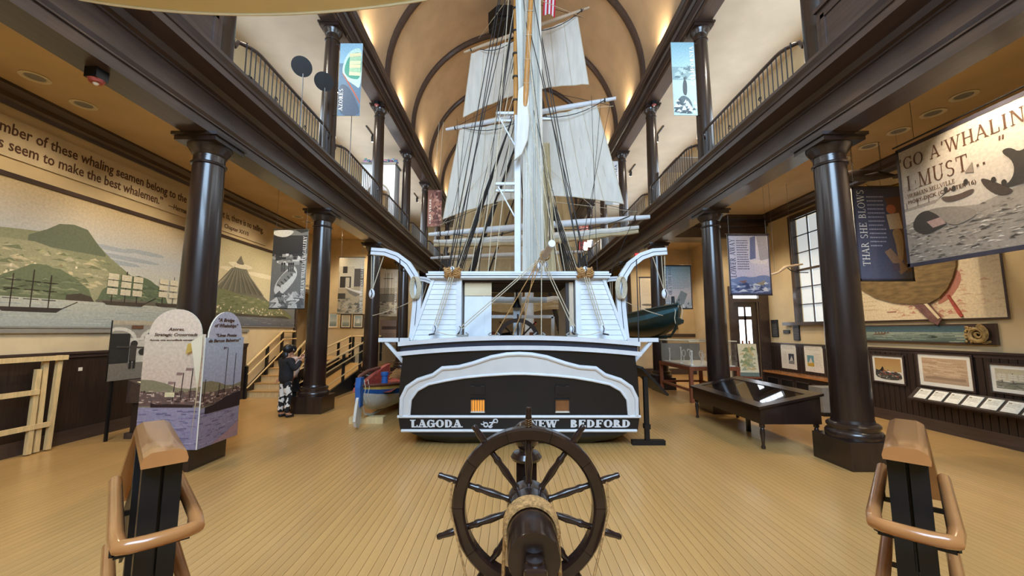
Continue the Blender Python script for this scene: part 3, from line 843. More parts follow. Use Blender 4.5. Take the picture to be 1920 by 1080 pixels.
for cx, cz, r_, a0, a1, w_ in ((-.545, .365, .033, 0, 360, .012), (-.60, .395, .025, 200, 420, .009), (-.47, .35, .03, 180, 350, .011), (-.385, .425, .032, -60, 200, .011)):
    pts = [TP(cx + r_ * math.cos(R(a0 + (a1 - a0) * i / 14)), cz + r_ * math.sin(R(a0 + (a1 - a0) * i / 14)), .014) for i in range(15)]
    o_.tube([p - SP for p in pts], w_, 5)
o_.tube([TP(-.49, .32, .014) - SP, TP(-.44, .38, .014) - SP, TP(-.405, .455, .014) - SP], .014, 5).tube([TP(-.49, .4, .014) - SP, TP(-.38, .405, .014) - SP], .01, 5)
o_.build('name_lettering', WHITE, nb_)
# cabin windows with their hinged shutters
for x, m_ in ((-.685, WINLIT), (.70, mat('brown_shutter', '#8a5a33', .5))):
    w_ = sp(MB().add([TP(x - .1, .58, .012), TP(x + .12, .58, .012), TP(x + .12, .78, .012), TP(x - .1, .78, .012)], [(0, 1, 2, 3)]), 'cabin_window', m_)
    for a, b, c, d in ((-.11, .13, .565, .59), (-.11, .13, .775, .785), (-.115, -.1, .57, .785), (.12, .13, .57, .785)):
        mm = MB().add([TP(x + a, c, .03), TP(x + b, c, .03), TP(x + b, d, .03), TP(x + a, d, .03), TP(x + a, c, 0), TP(x + b, c, 0), TP(x + b, d, 0), TP(x + a, d, 0)], [(0, 1, 2, 3), (0, 4, 5, 1), (3, 2, 6, 7), (0, 3, 7, 4), (1, 5, 6, 2)])
        sp(mm, 'window_frame', HULLW if c < .57 else IRON, w_)
    if m_ is WINLIT:
        for i in range(5): sp(MB().bar(TP(x - .085 + i * .042, .585, .016), TP(x - .085 + i * .042, .775, .016), .014, .006), 'curtain_fold', SPAR, w_)
    sp(MB().bar(TP(x - .11, .93, .01), TP(x + .13, .93, .01), .02, .13, up=up_t), 'shutter', BLACK)
    for q in (-.07, .09): sp(MB().bar(TP(x + q - .03, 1.0, .022), TP(x + q + .03, 1.0, .022), .01, .016), 'shutter_hinge', IRON)

# deck house: two boarded sides, roof, recess with sliding door
for sgn, nm in ((-1, 'port'), (1, 'starboard')):
    xi = 1.0 * sgn; zb, zt_ = 1.74, 2.80
    def xo(z): return sgn * (1.84 - .36 * (z - zb) / (zt_ - zb))
    core = MB()
    a = [(CX + xi, 6.93, zb - .3), (CX + sgn * 1.9, 6.93, zb - .3), (CX + xo(zt_), 6.93, zt_), (CX + xi, 6.93, zt_)]
    b = [(p[0], 8.7, p[2]) for p in a]
    core.add(a + b, [(0, 1, 2, 3), (7, 6, 5, 4), (0, 4, 5, 1), (1, 5, 6, 2), (2, 6, 7, 3), (3, 7, 4, 0)])
    hs = sp(core, 'deck_house', WHITE)
    nrow = 12; dz = (zt_ - zb) / nrow
    for i in range(nrow):
        z0 = zb + i * dz; z1 = z0 + dz * .985; x0, x1 = xi + sgn * .09, 0
        v = [(CX + x0, 6.925, z0), (CX + xo(z0), 6.925, z0), (CX + xo(z1), 6.925, z1), (CX + x0, 6.925, z1)]
        f = [(CX + x0, 6.9, z0), (CX + xo(z0), 6.9, z0), (CX + xo(z1), 6.912, z1), (CX + x0, 6.912, z1)]
        mm = MB().add(f + v, [(0, 1, 2, 3), (0, 4, 5, 1), (1, 5, 6, 2), (2, 6, 7, 3), (3, 7, 4, 0)])
        sp(mm, 'siding_board', WHITE, hs)
    sp(MB().bx(CX + min(xi, xi + sgn * .09), CX + max(xi, xi + sgn * .09), 6.88, 6.93, zb, zt_), 'corner_board', WHITE, hs)
    sp(MB().bar((CX + xo(zb) + sgn * .02, 6.9, zb), (CX + xo(zt_) + sgn * .02, 6.9, zt_), .05, .05), 'corner_board', WHITE, hs)
rf = sp(MB().bx(CX - 1.56, CX + 1.56, 6.84, 8.8, 2.80, 2.86), 'roof', WHITE)
for z, q in ((2.86, .03), (2.90, .0), (2.815, .015)): sp(MB().bx(CX - 1.58 - q, CX + 1.58 + q, 6.82 - q, 6.86, z, z + .03), 'roof_moulding', WHITE, rf)
sp(MB().bx(CX - 1.0, CX + 1.0, 7.0, 8.6, 2.76, 2.8), 'recess_ceiling', DARKM, rf)
for i in range(9): sp(MB().bx(CX - 1.0, CX + 1.0, 7.1 + i * .18, 7.14 + i * .18, 2.73, 2.765), 'ceiling_batten', DARKM, rf)
dr_ = sp(MB().bx(CX - .96, CX - .48, 7.02, 7.06, 1.72, 2.76), 'sliding_door', WHITE)
sp(MB().bx(CX - .96, CX - .48, 7.0, 7.02, 2.52, 2.74), 'door_panel', CREAMT, dr_)
sp(MB().bx(CX - .62, CX - .60, 7.005, 7.02, 1.74, 2.52), 'door_batten', WHITE, dr_)
sp(MB().bx(CX + .9, CX + .98, 7.0, 8.6, 1.72, 2.76), 'recess_side', SPARP)
sp(MB().bx(CX + .84, CX + .9, 7.0, 7.06, 1.72, 2.76), 'door_post', DARKM)
# deck gear seen through the recess
b_ = sp(MB().bx(CX - .02 - .07, CX - .02 + .07, 8.05, 8.2, 1.5, 2.36), 'bell_post', WHITE)
sp(MB().lathe([(0, .21), (.03, .2), (.045, .16), (.06, .08), (.085, .02), (.09, 0), (.0, .005)], (CX - .02, 7.95, 2.36), 16), 'bell', IRON, b_)
sp(MB().bar((CX - .02, 7.95, 2.55), (CX - .02, 7.95, 2.74), .03), 'bell_hanger', IRON, b_)
dw = sp(MB().lathe([(.34, -.03), (.42, -.03), (.42, .03), (.34, .03), (.34, -.03)], (CX, 7.7, 1.72), 28, 'Y'), 'deck_wheel', WHEELW)
for i in range(8):
    a = i * PI / 4; sp(MB().cyl((CX, 7.7, 1.72), (CX + .5 * math.cos(a), 7.7, 1.72 + .5 * math.sin(a)), .018, n=6), 'spoke', WHEELW, dw)
sk = sp(MB().bx(CX - .75, CX + .95, 10.2, 10.3, 2.22, 2.3), 'skylight_frame', WHITE)
for q in (.94, -.74): sp(MB().bx(CX + q - .04, CX + q + .04, 10.2, 10.3, 1.5, 2.26), 'skylight_post', WHITE, sk)
sp(MB().bx(CX - .9, CX + .7, 9.2, 9.26, 2.55, 2.68), 'companion_beam', WHITE)
rr = random.Random(3)
for i in range(9):
    x = -.8 + i * .2; hh = rr.uniform(.15, .45)
    q = sp(MB().lathe([(0, 0), (.09, 0), (.11, hh * .5), (.09, hh), (0, hh)], (CX + x, 9.4 + rr.uniform(0, .5), 1.45), 10), 'deck_cask', rr.choice((REDWOOD, DARKM, SPARP, WHITE)))
    sp(MB().lathe([(.112, hh * .45), (.113, hh * .55)], (CX + x, q.data.vertices[0].co.y + SP.y, 1.45), 10), 'cask_hoop', IRON, q)
# mooring fittings and tackles on the stern rail
def rope(a, b, r, m, name='rope', sag=0, parent=None, n=1, sides=5):
    a, b = Vector(a), Vector(b); N_ = max(n, 8 if sag else 1)
    return sp(MB().tube([a.lerp(b, i / N_) - Vector((0, 0, sag * 4 * (i / N_) * (1 - i / N_))) for i in range(N_ + 1)], r, sides, caps=False), name, m, parent)


def block(p, s=.05, m=None, tilt=0):
    q = sp(MB().ball(p, s, 10, (.75, .5, 1.25)), 'pulley_block', m or WHITE)
    sp(MB().tube([(p[0], p[1] - s * .55, p[2] + s), (p[0] + s * .3, p[1] - s * .55, p[2]), (p[0], p[1] - s * .55, p[2] - s)], s * .12, 4), 'strop', IRON, q)


for sg in (-1, 1):
    b0 = Vector((CX + sg * 1.42, 6.72, 1.93)); t0 = Vector((CX + sg * 1.15, 6.78, 2.88))
    for q in (-.035, .0, .04): rope(b0 + Vector((q, 0, 0)), t0 + Vector((q, -.02, 0)), .008, ROPEP, 'tackle_fall')
    block(b0, .06); rope(b0 - Vector((-.0, 0, .08)), Vector((CX + sg * 1.52, 6.7, 1.83)), .014, IRON, 'iron_link')
    rope(b0 + Vector((0, 0, -.03)), Vector((CX + sg * 1.0, 6.7, 1.83)), .007, ROPEP, 'rope', .03)
    block(Vector((CX + sg * 1.15, 6.76, 2.93)), .065)
    # mat of rope laid over the roof edge
    mm = MB()
    for i in range(14):
        a = i / 14 * 2 * PI
        mm.tube([(CX + sg * 1.15 + .13 * math.cos(u) * (1 + .1 * math.sin(3 * u + i)), 6.8 + .06 * math.cos(a) + .02 * math.sin(u * 2), 2.9 + .07 * math.sin(a) + .02 * math.sin(u * 5 + i)) for u in [v * PI / 6 for v in range(12)]], .02, 4, closed=True)
    sp(mm, 'rope_fender', ROPE)
    b1 = Vector((CX + sg * .9 - .1 * (sg < 0), 6.72, 1.93)); block(b1, .05)
    rope(b1 - Vector((0, 0, .05)), b1 + Vector((sg * .05, 0, -.12)), .014, IRON, 'iron_link')
BT = Vector((.57, 6.72, 3.13))
for x, z, dx, m_ in ((-.99, 1.95, -.06, ROPEP), (-.95, 1.93, -.02, ROPEP), (-.4, 1.83, -.04, ROPE), (-.1, 1.83, 0, ROPE), (.05, 1.83, -.1, ROPE), (.38, 1.83, 0, ROPEP), (.9, 1.97, .0, ROPEP), (.95, 1.97, .04, ROPEP)):
    rope((CX + x, 6.7, z), BT + Vector((dx - .06, 0, -.02)), .008, m_, 'boom_sheet')
block(BT + Vector((-.1, 0, -.12)), .05); block(BT + Vector((.02, 0, -.1)), .045)
for x in (-.95, -.42, .35, .9): sp(MB().bx(CX + x - .09, CX + x + .09, 6.68, 6.76, 1.80, 1.83).bar((CX + x - .1, 6.72, 1.83), (CX + x - .05, 6.72, 1.87), .02).bar((CX + x + .1, 6.72, 1.83), (CX + x + .05, 6.72, 1.87), .02), 'mooring_cleat', GREYP)

# davits: curved white timbers, and the outrigger brackets
for sg in (-1, 1):
    for yy, sc in ((7.3, 1.0), (11.2, 1.0)):
        pth = [(1.98, 1.45), (1.93, 1.9), (1.90, 2.35), (1.90, 2.65), (1.96, 2.92), (2.1, 3.13), (2.3, 3.28), (2.52, 3.36), (2.78, 3.38)]
        pth = [((x if sg > 0 else x - .03) + (.12 if yy > 9 else 0), z) for x, z in pth]
        mm = MB(); vs = []
        for i, (x, z) in enumerate(pth):
            t_ = Vector((pth[min(i + 1, 8)][0] - pth[max(i - 1, 0)][0], pth[min(i + 1, 8)][1] - pth[max(i - 1, 0)][1])).normalized(); nn = Vector((-t_.y, t_.x)) * (.085 - .02 * i / 8)
            for k_ in (1, -1):
                for dy in (-.05, .05): vs.append((CX + sg * (x + nn.x * k_), yy + dy, z + nn.y * k_))
        fs = []
        for i in range(8):
            a = 4 * i
            for p, q in ((0, 1), (1, 3), (3, 2), (2, 0)): fs.append((a + p, a + q, a + 4 + q, a + 4 + p))
        mm.add(vs, fs + [(0, 2, 3, 1), (32, 33, 35, 34)])
        dv = sp(mm, 'davit', WHITE)
        sp(MB().tube([(CX + sg * x, yy - .052, z) for x, z in pth], .006, 4), 'davit_line', NAVY, dv)
        tip = Vector((CX + sg * 2.72, yy, 3.3))
        for q in (-.03, .03): rope(tip + Vector((q, 0, 0)), Vector((CX + sg * 2.72 + q * .4, yy, 2.62)), .008, ROPEP, 'davit_fall')
        rope(tip + Vector((-sg * .2, 0, 0)), Vector((CX + sg * 2.72, yy, 2.62)), .008, ROPEP, 'davit_fall')
        block(Vector((CX + sg * 2.72, yy, 2.58)), .075)
    rope((CX + sg * 2.2, 7.24, 3.22), (CX + sg * 1.97, 6.55, 1.55), .009, ROPED, 'guy_line')
    mm = MB()
    for i in range(6): mm.tube([(CX + sg * (1.86 + .07 * math.cos(a) + .01 * i), 7.2 - .01 * i, 2.68 + .2 * math.sin(a)) for a in [v * PI / 8 for v in range(16)]], .011, 4, closed=True)
    sp(mm, 'rope_coil', ROPEP)
    sp(MB().bx(CX + sg * 2.5 - .0, CX + sg * 1.95, 7.1, 7.22, 1.70, 1.77), 'outrigger', WHITE)
    sp(MB().bar((CX + sg * 2.38, 7.16, 1.7), (CX + sg * 1.97, 7.16, 1.25), .07, .05), 'outrigger_brace', WHITE)
    rope((CX + sg * 1.9, 7.4, 2.5), (CX + sg * 2.9, 7.9, 2.2), .008, ROPEP, 'boat_gripe', .03)

# ------------------------------------------------------------------ masts, yards, sails
mz = sp(MB().tube([(CX + .02, 9.0, 1.4), (CX + .02, 9.0, 7.2)], [.085, .075], 12), 'mizzen_mast', WHITE)
sp(MB().bx(CX - .055, CX - .035 + .11, 8.88, 8.92, 2.9, 7.0), 'mast_fish', WHITE, mz)
tm = sp(MB().tube([(CX - .02, 8.96, 6.9), (CX - .04, 8.96, 12.4)], [.06, .04], 10), 'mizzen_topmast', SPAR)
for z in (7.4, 8.0, 8.6, 9.2, 9.8): sp(MB().lathe([(.06, -.02), (.075, -.02), (.075, .02), (.06, .02)], (CX - .03, 8.96, z), 12), 'mast_band', IRON, tm)
gf = sp(MB().tube([(.3, 8.55, 7.0), (.5, 8.0, 10.7)], [.065, .045], 10), 'spanker_gaff', SPAR)
for i in range(7):
    f = i / 7; p = Vector((.3, 8.55, 7.0)).lerp(Vector((.5, 8.0, 10.7)), f)
    sp(MB().tube([p + Vector((.075 * math.cos(a), .05 * math.sin(a), .03 * math.sin(a))) for a in [v * PI / 5 for v in range(10)]], .008, 4, closed=True), 'gaff_hoop', ROPEP, gf)
# crosstrees and top
for z, w_ in ((7.05, .5), (5.3, .5)):
    tp = sp(MB().bx(CX - w_, CX - .02, 8.93, 9.0, z, z + .06).bx(CX - w_, CX - .05, 9.05, 9.12, z - .12, z - .07), 'crosstree', WHITE)
    sp(MB().bar((CX - w_ + .05, 9, z), (CX - .05, 9, z - .75), .03), 'crosstree_brace', WHITE, tp)
    sp(MB().bx(CX + .5, CX + .85, 9.0, 9.06, z - .1, z - .05), 'crosstree_arm', WHITE, tp)


def drape(a, b, c, d, name, m, nu=18, nv=22, fold=.05, nf=7, belly=.0, seed=1):
    """hanging cloth between the corners a b (top) and d c (bottom)"""
    a, b, c, d = map(Vector, (a, b, c, d)); r = random.Random(seed); ph = [r.uniform(0, 6) for _ in range(4)]
    nrm = (b - a).cross(d - a).normalized()
    def fn(u, v):
        p = a.lerp(b, u).lerp(d.lerp(c, u), v)
        w_ = fold * (math.sin(u * nf * 2 * PI / 2 + ph[0] + v * 1.1) + .5 * math.sin(u * nf * 2.3 + ph[1] - v * 2)) + belly * math.sin(PI * u) * math.sin(PI * min(1, v * .9 + .05))
        return p + nrm * w_
    return sp(MB().grid(fn, nu, nv), name, m)


# the brailed-up spanker hangs in long folds beside the mizzen mast
drape((.08, 8.82, 10.6), (.42, 8.7, 10.9), (.36, 8.85, 6.6), (.2, 8.9, 6.0), 'spanker_fold', SAIL, 20, 30, .05, 8, seed=2)
drape((.34, 8.6, 10.9), (.67, 8.5, 11.0), (.72, 8.75, 3.1), (.24, 8.8, 3.1), 'spanker_sail', SAIL, 28, 40, .05, 9, seed=5)
drape((.66, 8.7, 6.2), (.86, 8.66, 6.2), (1.0, 8.78, 3.0), (.70, 8.84, 3.0), 'spanker_sail', SAILT, 22, 36, .035, 7, seed=8)
mm = MB()
lobe = [(.14, 7.4), (.38, 7.6), (.4, 6.6), (.36, 6.2), (.22, 5.85), (.05, 5.7), (.1, 6.4)]
mm.prism(lobe, (0, 8.5, 0), (1, 0, 0), (0, 0, 1), (0, .1, 0)); lb = sp(mm, 'spanker_clew', SAIL, bevel=.03)
bo = sp(MB().tube([(.45, 8.8, 3.12), (.54, 7.4, 3.19), (.62, 6.1, 3.25)], [.075, .07, .055], 12), 'spanker_boom', SPARP)
sp(MB().tube([(.62, 6.1, 3.25), (.623, 6.04, 3.253)], [.06, .056], 12), 'boom_end_cap', WHITE, bo)
sp(MB().tube([(.575 + .085 * math.cos(a), 6.75, 3.2 + .09 * math.sin(a)) for a in [v * PI / 5 for v in range(10)]], .012, 5, closed=True), 'boom_hoop', ROPE, bo)
rope((.85, 8.6, 4.55), (.63, 6.2, 3.3), .010, ROPEP, 'boom_lift'); rope((.83, 8.6, 4.9), (.62, 6.35, 3.3), .010, ROPED, 'boom_lift')
sp(MB().tube([(.84, 8.6, 4.75), (.83, 8.55, 4.2), (.78, 8.3, 3.9)], [.03, .022, .02], 6), 'rope_bundle', SPARP)

K = 12.5 / 14


def kk(p, y0=0): return Vector((p[0] * K, p[1] * K, 1.9 + (p[2] - 1.9) * K))


mn = sp(MB().tube([(.55, 12.6, 1.4), (.55, 12.6, 9.5), (.55, 12.6, 13.8)], [.15, .12, .06], 12), 'main_mast', WHITE)


def yard(a, b, r, name='yard', m=None):
    a, b = Vector(a), Vector(b)
    y_ = sp(MB().tube([a, a.lerp(b, .25), a.lerp(b, .5), a.lerp(b, .75), b], [r * .55, r * .9, r, r * .9, r * .55], 10), name, m or WHITE)
    for f in (.06, .94):
        p = a.lerp(b, f); sp(MB().cyl(p - (b - a).normalized() * .02, p + (b - a).normalized() * .02, r * .75, n=10), 'yard_band', IRON, y_)
    return y_


def sail(TL, TR, BR, BL, name, m, roach, belly, panels=9, seed=0, dark=True):
    TL, TR, BR, BL = map(Vector, (TL, TR, BR, BL)); nrm = (TR - TL).cross(BL - TL).normalized()
    if nrm.y > 0: nrm = -nrm
    def fn(u, v):
        p = TL.lerp(TR, u).lerp(BL.lerp(BR, u), v)
        up = Vector((0, 0, 1)) * roach * math.sin(PI * u) * v * v
        w_ = belly * math.sin(PI * u) * math.sin(PI * min(1, .15 + v * .85)) + .018 * math.sin(u * panels * 2 * PI + seed) + .012 * math.sin(u * 31 + v * 5 + seed)
        return p + up - nrm * w_
    s_ = sp(MB().grid(fn, 54, 26), name, m)
    for i in range(1, panels):                                     # cloth seams
        sp(MB().tube([fn(i / panels, j / 14) + nrm * .012 for j in range(15)], .006, 4, caps=False), 'sail_seam', SAILT, s_)
    sp(MB().tube([fn(i / 20, 1) for i in range(21)], .012, 4), 'bolt_rope', ROPEP, s_)
    for u in (0, 1): sp(MB().tube([fn(u, i / 10) for i in range(11)], .01, 4), 'bolt_rope', ROPEP, s_)
    if name == 'topsail':
        for v in (.3, .62):
            for i in range(10): sp(MB().tube([fn(.06 + i * .098, v) + nrm * .02, fn(.06 + i * .098, v + .12) + nrm * .03], .005, 3), 'reef_point', ROPEP, s_)
    return fn


yard(kk((-3.2, 14.95, 5.59)), kk((4.66, 13.0, 5.72)), .12, 'main_yard')
yard(kk((-2.6, 14.8, 9.78)), kk((3.7, 13.23, 10.12)), .095, 'topsail_yard')
yard(kk((-1.91, 14.63, 12.93)), kk((2.87, 13.44, 13.82)), .07, 'topgallant_yard', SPARP)
sail(kk((-1.63, 14.58, 12.86)), kk((2.45, 13.56, 13.58)), kk((2.79, 13.46, 10.8)), kk((-1.92, 14.63, 10.2)), 'topgallant_sail', SAIL, .32, .22, 8, 1)
sail(kk((-2.06, 14.68, 9.72)), kk((3.05, 13.42, 10.0)), kk((3.85, 13.19, 6.24)), kk((-2.67, 14.82, 6.17)), 'topsail', SAIL, .5, .3, 10, 2)
# furled course under the main yard
a, b = kk((-3.0, 14.9, 5.42)), kk((4.3, 13.1, 5.5))
for i in range(2):
    mm = MB().tube([a.lerp(b, f / 24) + Vector((0, -.02 + .05 * i, -.09 - .10 * i - .1 * math.sin(PI * f / 24) - .04 * abs(math.sin(f * .8 + i * 2)))) for f in range(25)], [.05 + .07 * math.sin(PI * f / 24) + .02 * abs(math.sin(f * .8)) for f in range(25)], 8)
    sp(mm, 'furled_course', SAIL if i == 0 else SAILT)
for s_ in (-1, 1):
    for za, zb in ((5.72, 5.2), (9.9, 9.3), (13.3, 12.7)):     # foot ropes under the yards
        hl = {5.72: 3.4, 9.9: 2.7, 13.3: 2.0}[za]
        c_ = kk((.7 if za < 13 else .5, 14.0, za)); e_ = kk((.7 + s_ * hl * .97, 14 - s_ * hl * .25, za + s_ * (.05 if za < 6 else .16 if za < 10 else .42)))
        rope(c_ + Vector((0, -.1, 0)), e_ + Vector((0, -.1, 0)), .013, ROPED, 'foot_rope', .3)
# foremast far behind with its tan sails
KF = .9
def kf(p): return Vector((p[0] * KF, p[1] * KF, 1.9 + (p[2] - 1.9) * KF))


sp(MB().tube([(.35, 18.0, 1.4), (.35, 18.0, 9.5), (.35, 18.0, 13.6)], [.15, .12, .06], 12), 'fore_mast', SPARP)
yard(kf((-4.3, 20.6, 5.72)), kf((3.6, 19.6, 5.86)), .11, 'fore_yard')
sail(kf((-2.9, 20.5, 8.6)), kf((2.9, 19.7, 8.9)), kf((3.2, 19.6, 6.1)), kf((-3.38, 20.5, 6.0)), 'fore_topsail', SAILT, .2, .25, 14, 4)
yard(kf((-3.1, 20.5, 8.7)), kf((3.1, 19.65, 9.0)), .09, 'fore_topsail_yard')
sail(kf((-3.0, 20.4, 5.55)), kf((2.9, 19.5, 5.65)), kf((2.9, 19.5, 4.3)), kf((-3.2, 20.4, 4.2)), 'fore_course', SAILT, .3, .3, 12, 6)
for i in range(3):
    sp(MB().tube([(-2.9 + 5.6 * f / 16, 16.0 + .5 * i, 3.25 - .12 * i - .16 * math.sin(PI * f / 16) + .03 * math.sin(f * 2 + i)) for f in range(17)], [.06 + .1 * math.sin(PI * f / 16) for f in range(17)], 8), 'furled_sail', SAIL)
yard((-3.3, 15.6, 3.5), (-.4, 15.4, 3.42), .07, 'lower_studding_boom')

# standing rigging: shrouds with ratlines, backstays, stays, braces
def shrouds(mx, my, side, ztop, zdeck, xd, y0, dy, n, r, lat=0):
    top = Vector((mx + side * .1, my, ztop)); feet = [Vector((CX + side * xd, y0 + dy * i, zdeck)) for i in range(n)]
    for i, f in enumerate(feet): rope(top, f, r, ROPED, 'shroud')
    for j in range(lat):
        f = .04 + .9 * j / lat
        sp(MB().tube([q.lerp(top, f) for q in feet], .006, 3, caps=False), 'ratline', ROPED)
    for f in feet:
        sp(MB().ball(f.lerp(top, .03), .05, 8, (1, .6, 1)), 'deadeye', IRON)


for sd in (-1, 1):
    shrouds(CX, 9.0, sd, 7.0, 1.75, 1.98, 9.1, .35, 4, .016, 14)
    shrouds(.55, 12.6, sd, 9.0, 1.75, 2.2, 12.4, .4, 5, .022, 18)
    shrouds(.35, 18.0, sd, 8.5, 1.75, 2.15, 17.6, .4, 5, .02, 12)
    for q, (zt2, yd) in enumerate(((12.5, 9.8), (11.4, 10.2), (10.4, 13.6), (13.4, 13.9))):
        mx_, my_ = ((CX, 9.0) if q < 2 else (.55, 12.6))
        rope((mx_ + sd * .05, my_, zt2), (CX + sd * 2.0, yd, 1.75), .012, ROPED, 'backstay')
    # upper shrouds from the tops to the topmasts
    for q in (-.12, 0, .12): rope((CX + sd * .45 + q * .3, 9.0 + q, 7.08), (CX, 9.0, 10.2), .014, ROPED, 'topmast_shroud')
    for q in (-.2, 0, .2): rope((.55 + sd * .6, 12.6 + q, 8.9), (.55, 12.6, 12.2), .014, ROPED, 'topmast_shroud')
    # braces and bowlines leading from the yard arms
    for za, hl in ((5.5, 3.2), (9.0, 2.6), (12.2, 1.8)):
        rope((.62 + sd * hl, 12.5 - sd * hl * .25, za), (CX + sd * .1, 9.0, za - 1.9 if za > 6 else 5.0), .008, ROPEP, 'brace')
        rope((.62 + sd * hl, 12.5 - sd * hl * .25, za), (.6, 12.6, za + 1.1), .008, ROPED, 'yard_lift')
    rope((.62 + sd * 3.2, 12.5 - sd * .8, 5.55), (CX + sd * 1.8, 10.5, 1.8), .008, ROPED, 'brace')
    for q in (.0, .14): rope((CX + sd * (2.5 + q), 13.0, 9.1), (CX + sd * (2.6 + q), 13.0, 7.2), .006, ROPEP, 'halyard')
    rope((CX + sd * .2, 8.95, 11.5), (CX + sd * 1.1, 6.85, 2.9), .010, ROPED, 'running_line')
    rope((CX + sd * .15, 8.95, 10.0), (CX + sd * 1.25, 6.9, 2.9), .010, ROPED, 'running_line')
    rope((CX + sd * .1, 8.95, 8.2), (CX + sd * .75, 6.95, 2.9), .008, ROPEP, 'running_line')
    rope((CX + sd * .1, 9.0, 7.0), (CX + sd * .45, 7.2, 2.9), .008, ROPEP, 'running_line')
for sd in (-1, 1):
    for i in range(5):
        rope((CX + sd * .06, 8.98, 12.2 - 1.15 * i), (CX + sd * (.55 + .2 * i), 7.1 + .3 * i, 2.93), .007, ROPED if i % 2 else ROPEP, 'running_line')
    for i in range(3): rope((.62 + sd * (2.5 - .3 * i), 12.3 - sd * .5, 9.1 + i * .1), (CX + sd * (1.2 + .25 * i), 8.3, 2.93), .007, ROPED, 'clew_line')
for z0, z1 in ((7.0, 3.4), (9.5, 5.0), (12.0, 7.6)): rope((CX, 9.0, z0), (.55, 12.5, z1), .016, ROPED, 'stay')
for i in range(5): rope((.55, 12.5, 9 - .3 * i), (-2.4 + 1.3 * i, 13.2 - .3 * i, 5.5), .006, ROPEP, 'buntline')
# ensign at the gaff
fl_ = MB(); 
def flag_pt(u, v): return Vector((.98 + .36 * u - .05 * v, 10.9 + .07 * math.sin(u * 5 + v * 2), 12.3 - .95 * v - .1 * u))
for i in range(7):
    u0, u1 = i / 7, (i + 1) / 7
    for j in range(8):
        c_ = lin('#c2243c') if i % 2 == 0 else lin('#e9e6ee')
        fl_.add([flag_pt(u0, j / 8), flag_pt(u1, j / 8), flag_pt(u1, (j + 1) / 8), flag_pt(u0, (j + 1) / 8)], [(0, 1, 2, 3)], True, c_)
sp(fl_, 'ensign', PRINTF)
# ------------------------------------------------------------------ left wall: quotation strip and murals
XW = WL + .03
UY, UZ, UX = (0, 1, 0), (0, 0, 1), (1, 0, 0)
INK = mat('brown_ink', '#5a3a28', .7)
INKW = mat('white_ink', '#f2efe6', .7)
INKN = mat('navy_ink', '#2b3350', .7)


def fit(o, axis, a, b):
    """stretch lettering along an axis to run from a to b"""
    co = [v.co[axis] for v in o.data.vertices]; lo, hi = min(co), max(co)
    for v in o.data.vertices: v.co[axis] = a + (v.co[axis] - lo) * (b - a) / (hi - lo)
    return o


def words(o, axis, gap):
    """break a line of lettering into one object per word"""
    bm = bmesh.new(); bm.from_mesh(o.data); bm.verts.ensure_lookup_table()
    seen = set(); isl = []
    for v in bm.verts:
        if v.index in seen: continue
        st_ = [v]; seen.add(v.index); comp = []
        while st_:
            q = st_.pop(); comp.append(q)
            for e in q.link_edges:
                r_ = e.other_vert(q)
                if r_.index not in seen: seen.add(r_.index); st_.append(r_)
        isl.append((min(q.co[axis] for q in comp), max(q.co[axis] for q in comp), [q.index for q in comp]))
    isl.sort(); grp = []; end = None
    for a_, b_, ix in isl:
        if end is None or a_ - end > gap: grp.append([])
        grp[-1] += ix; end = b_ if end is None or a_ - end > gap else max(end, b_)
    bm.free(); me = o.data
    for k_, ix in enumerate(grp):
        s_ = set(ix); mp = {}; vs = []; fs = []
        for i in ix: mp[i] = len(vs); vs.append(tuple(me.vertices[i].co))
        for p_ in me.polygons:
            if p_.vertices[0] in s_: fs.append(tuple(mp[i] for i in p_.vertices))
        nm = MB().add(vs, fs).mesh('word'); nm.materials.append(me.materials[0]); link('word', nm, o.parent)
    bpy.data.objects.remove(o)


t, u, w, n_ = sheet('quotation_strip', 'long cream wall strip lettered with a quotation about Azorean whalemen', 'sign', (XW, 4.5, 4.5), UY, UZ, 7.45, .6, .012, CREAMT)
for q in (.3, 2.5, 5.0, 7.1): MB().bx(-.03, -.012, q, q + .05, .05, .55).build('mounting_batten', DARK, t)
words(fit(text('No small number of these whaling seamen belong to the Azores. How it is, there is no telling,', .25, INK, t, (.004, .1, .35), UY, UZ, bold=.012), 1, .12, 7.25), 1, .045)
words(fit(text('but Islanders seem to make the best whalemen.”', .25, INK, t, (.004, .1, .1), UY, UZ, bold=.012), 1, .17, 3.8), 1, .045)
words(fit(text('—Herman Melville, Moby-Dick', .16, INK, t, (.004, 3.9, .1), UY, UZ, bold=.01), 1, 3.95, 5.5), 1, .07)
words(fit(text('Chapter XXVII', .16, INK, t, (.004, 5.6, .1), UY, UZ, bold=.01), 1, 5.65, 6.6), 1, .07)


def mural(name, label, y0, y1, z0, z1, pic):
    t, u, w, n_ = sheet(name, label, 'mural', (XW, y0, z0), UY, UZ, y1 - y0, z1 - z0, .03, PAPER)
    pic.build('print', t, (0, 0, 0), UY, UZ)
    MB().bx(-.03, .03, -.03, y1 - y0 + .03, z1 - z0, z1 - z0 + .07).build('top_frame', DARK, t)
    MB().bx(-.03, .012, -.02, y1 - y0 + .02, -.03, 0).build('bottom_frame', GREYP, t)
    return t


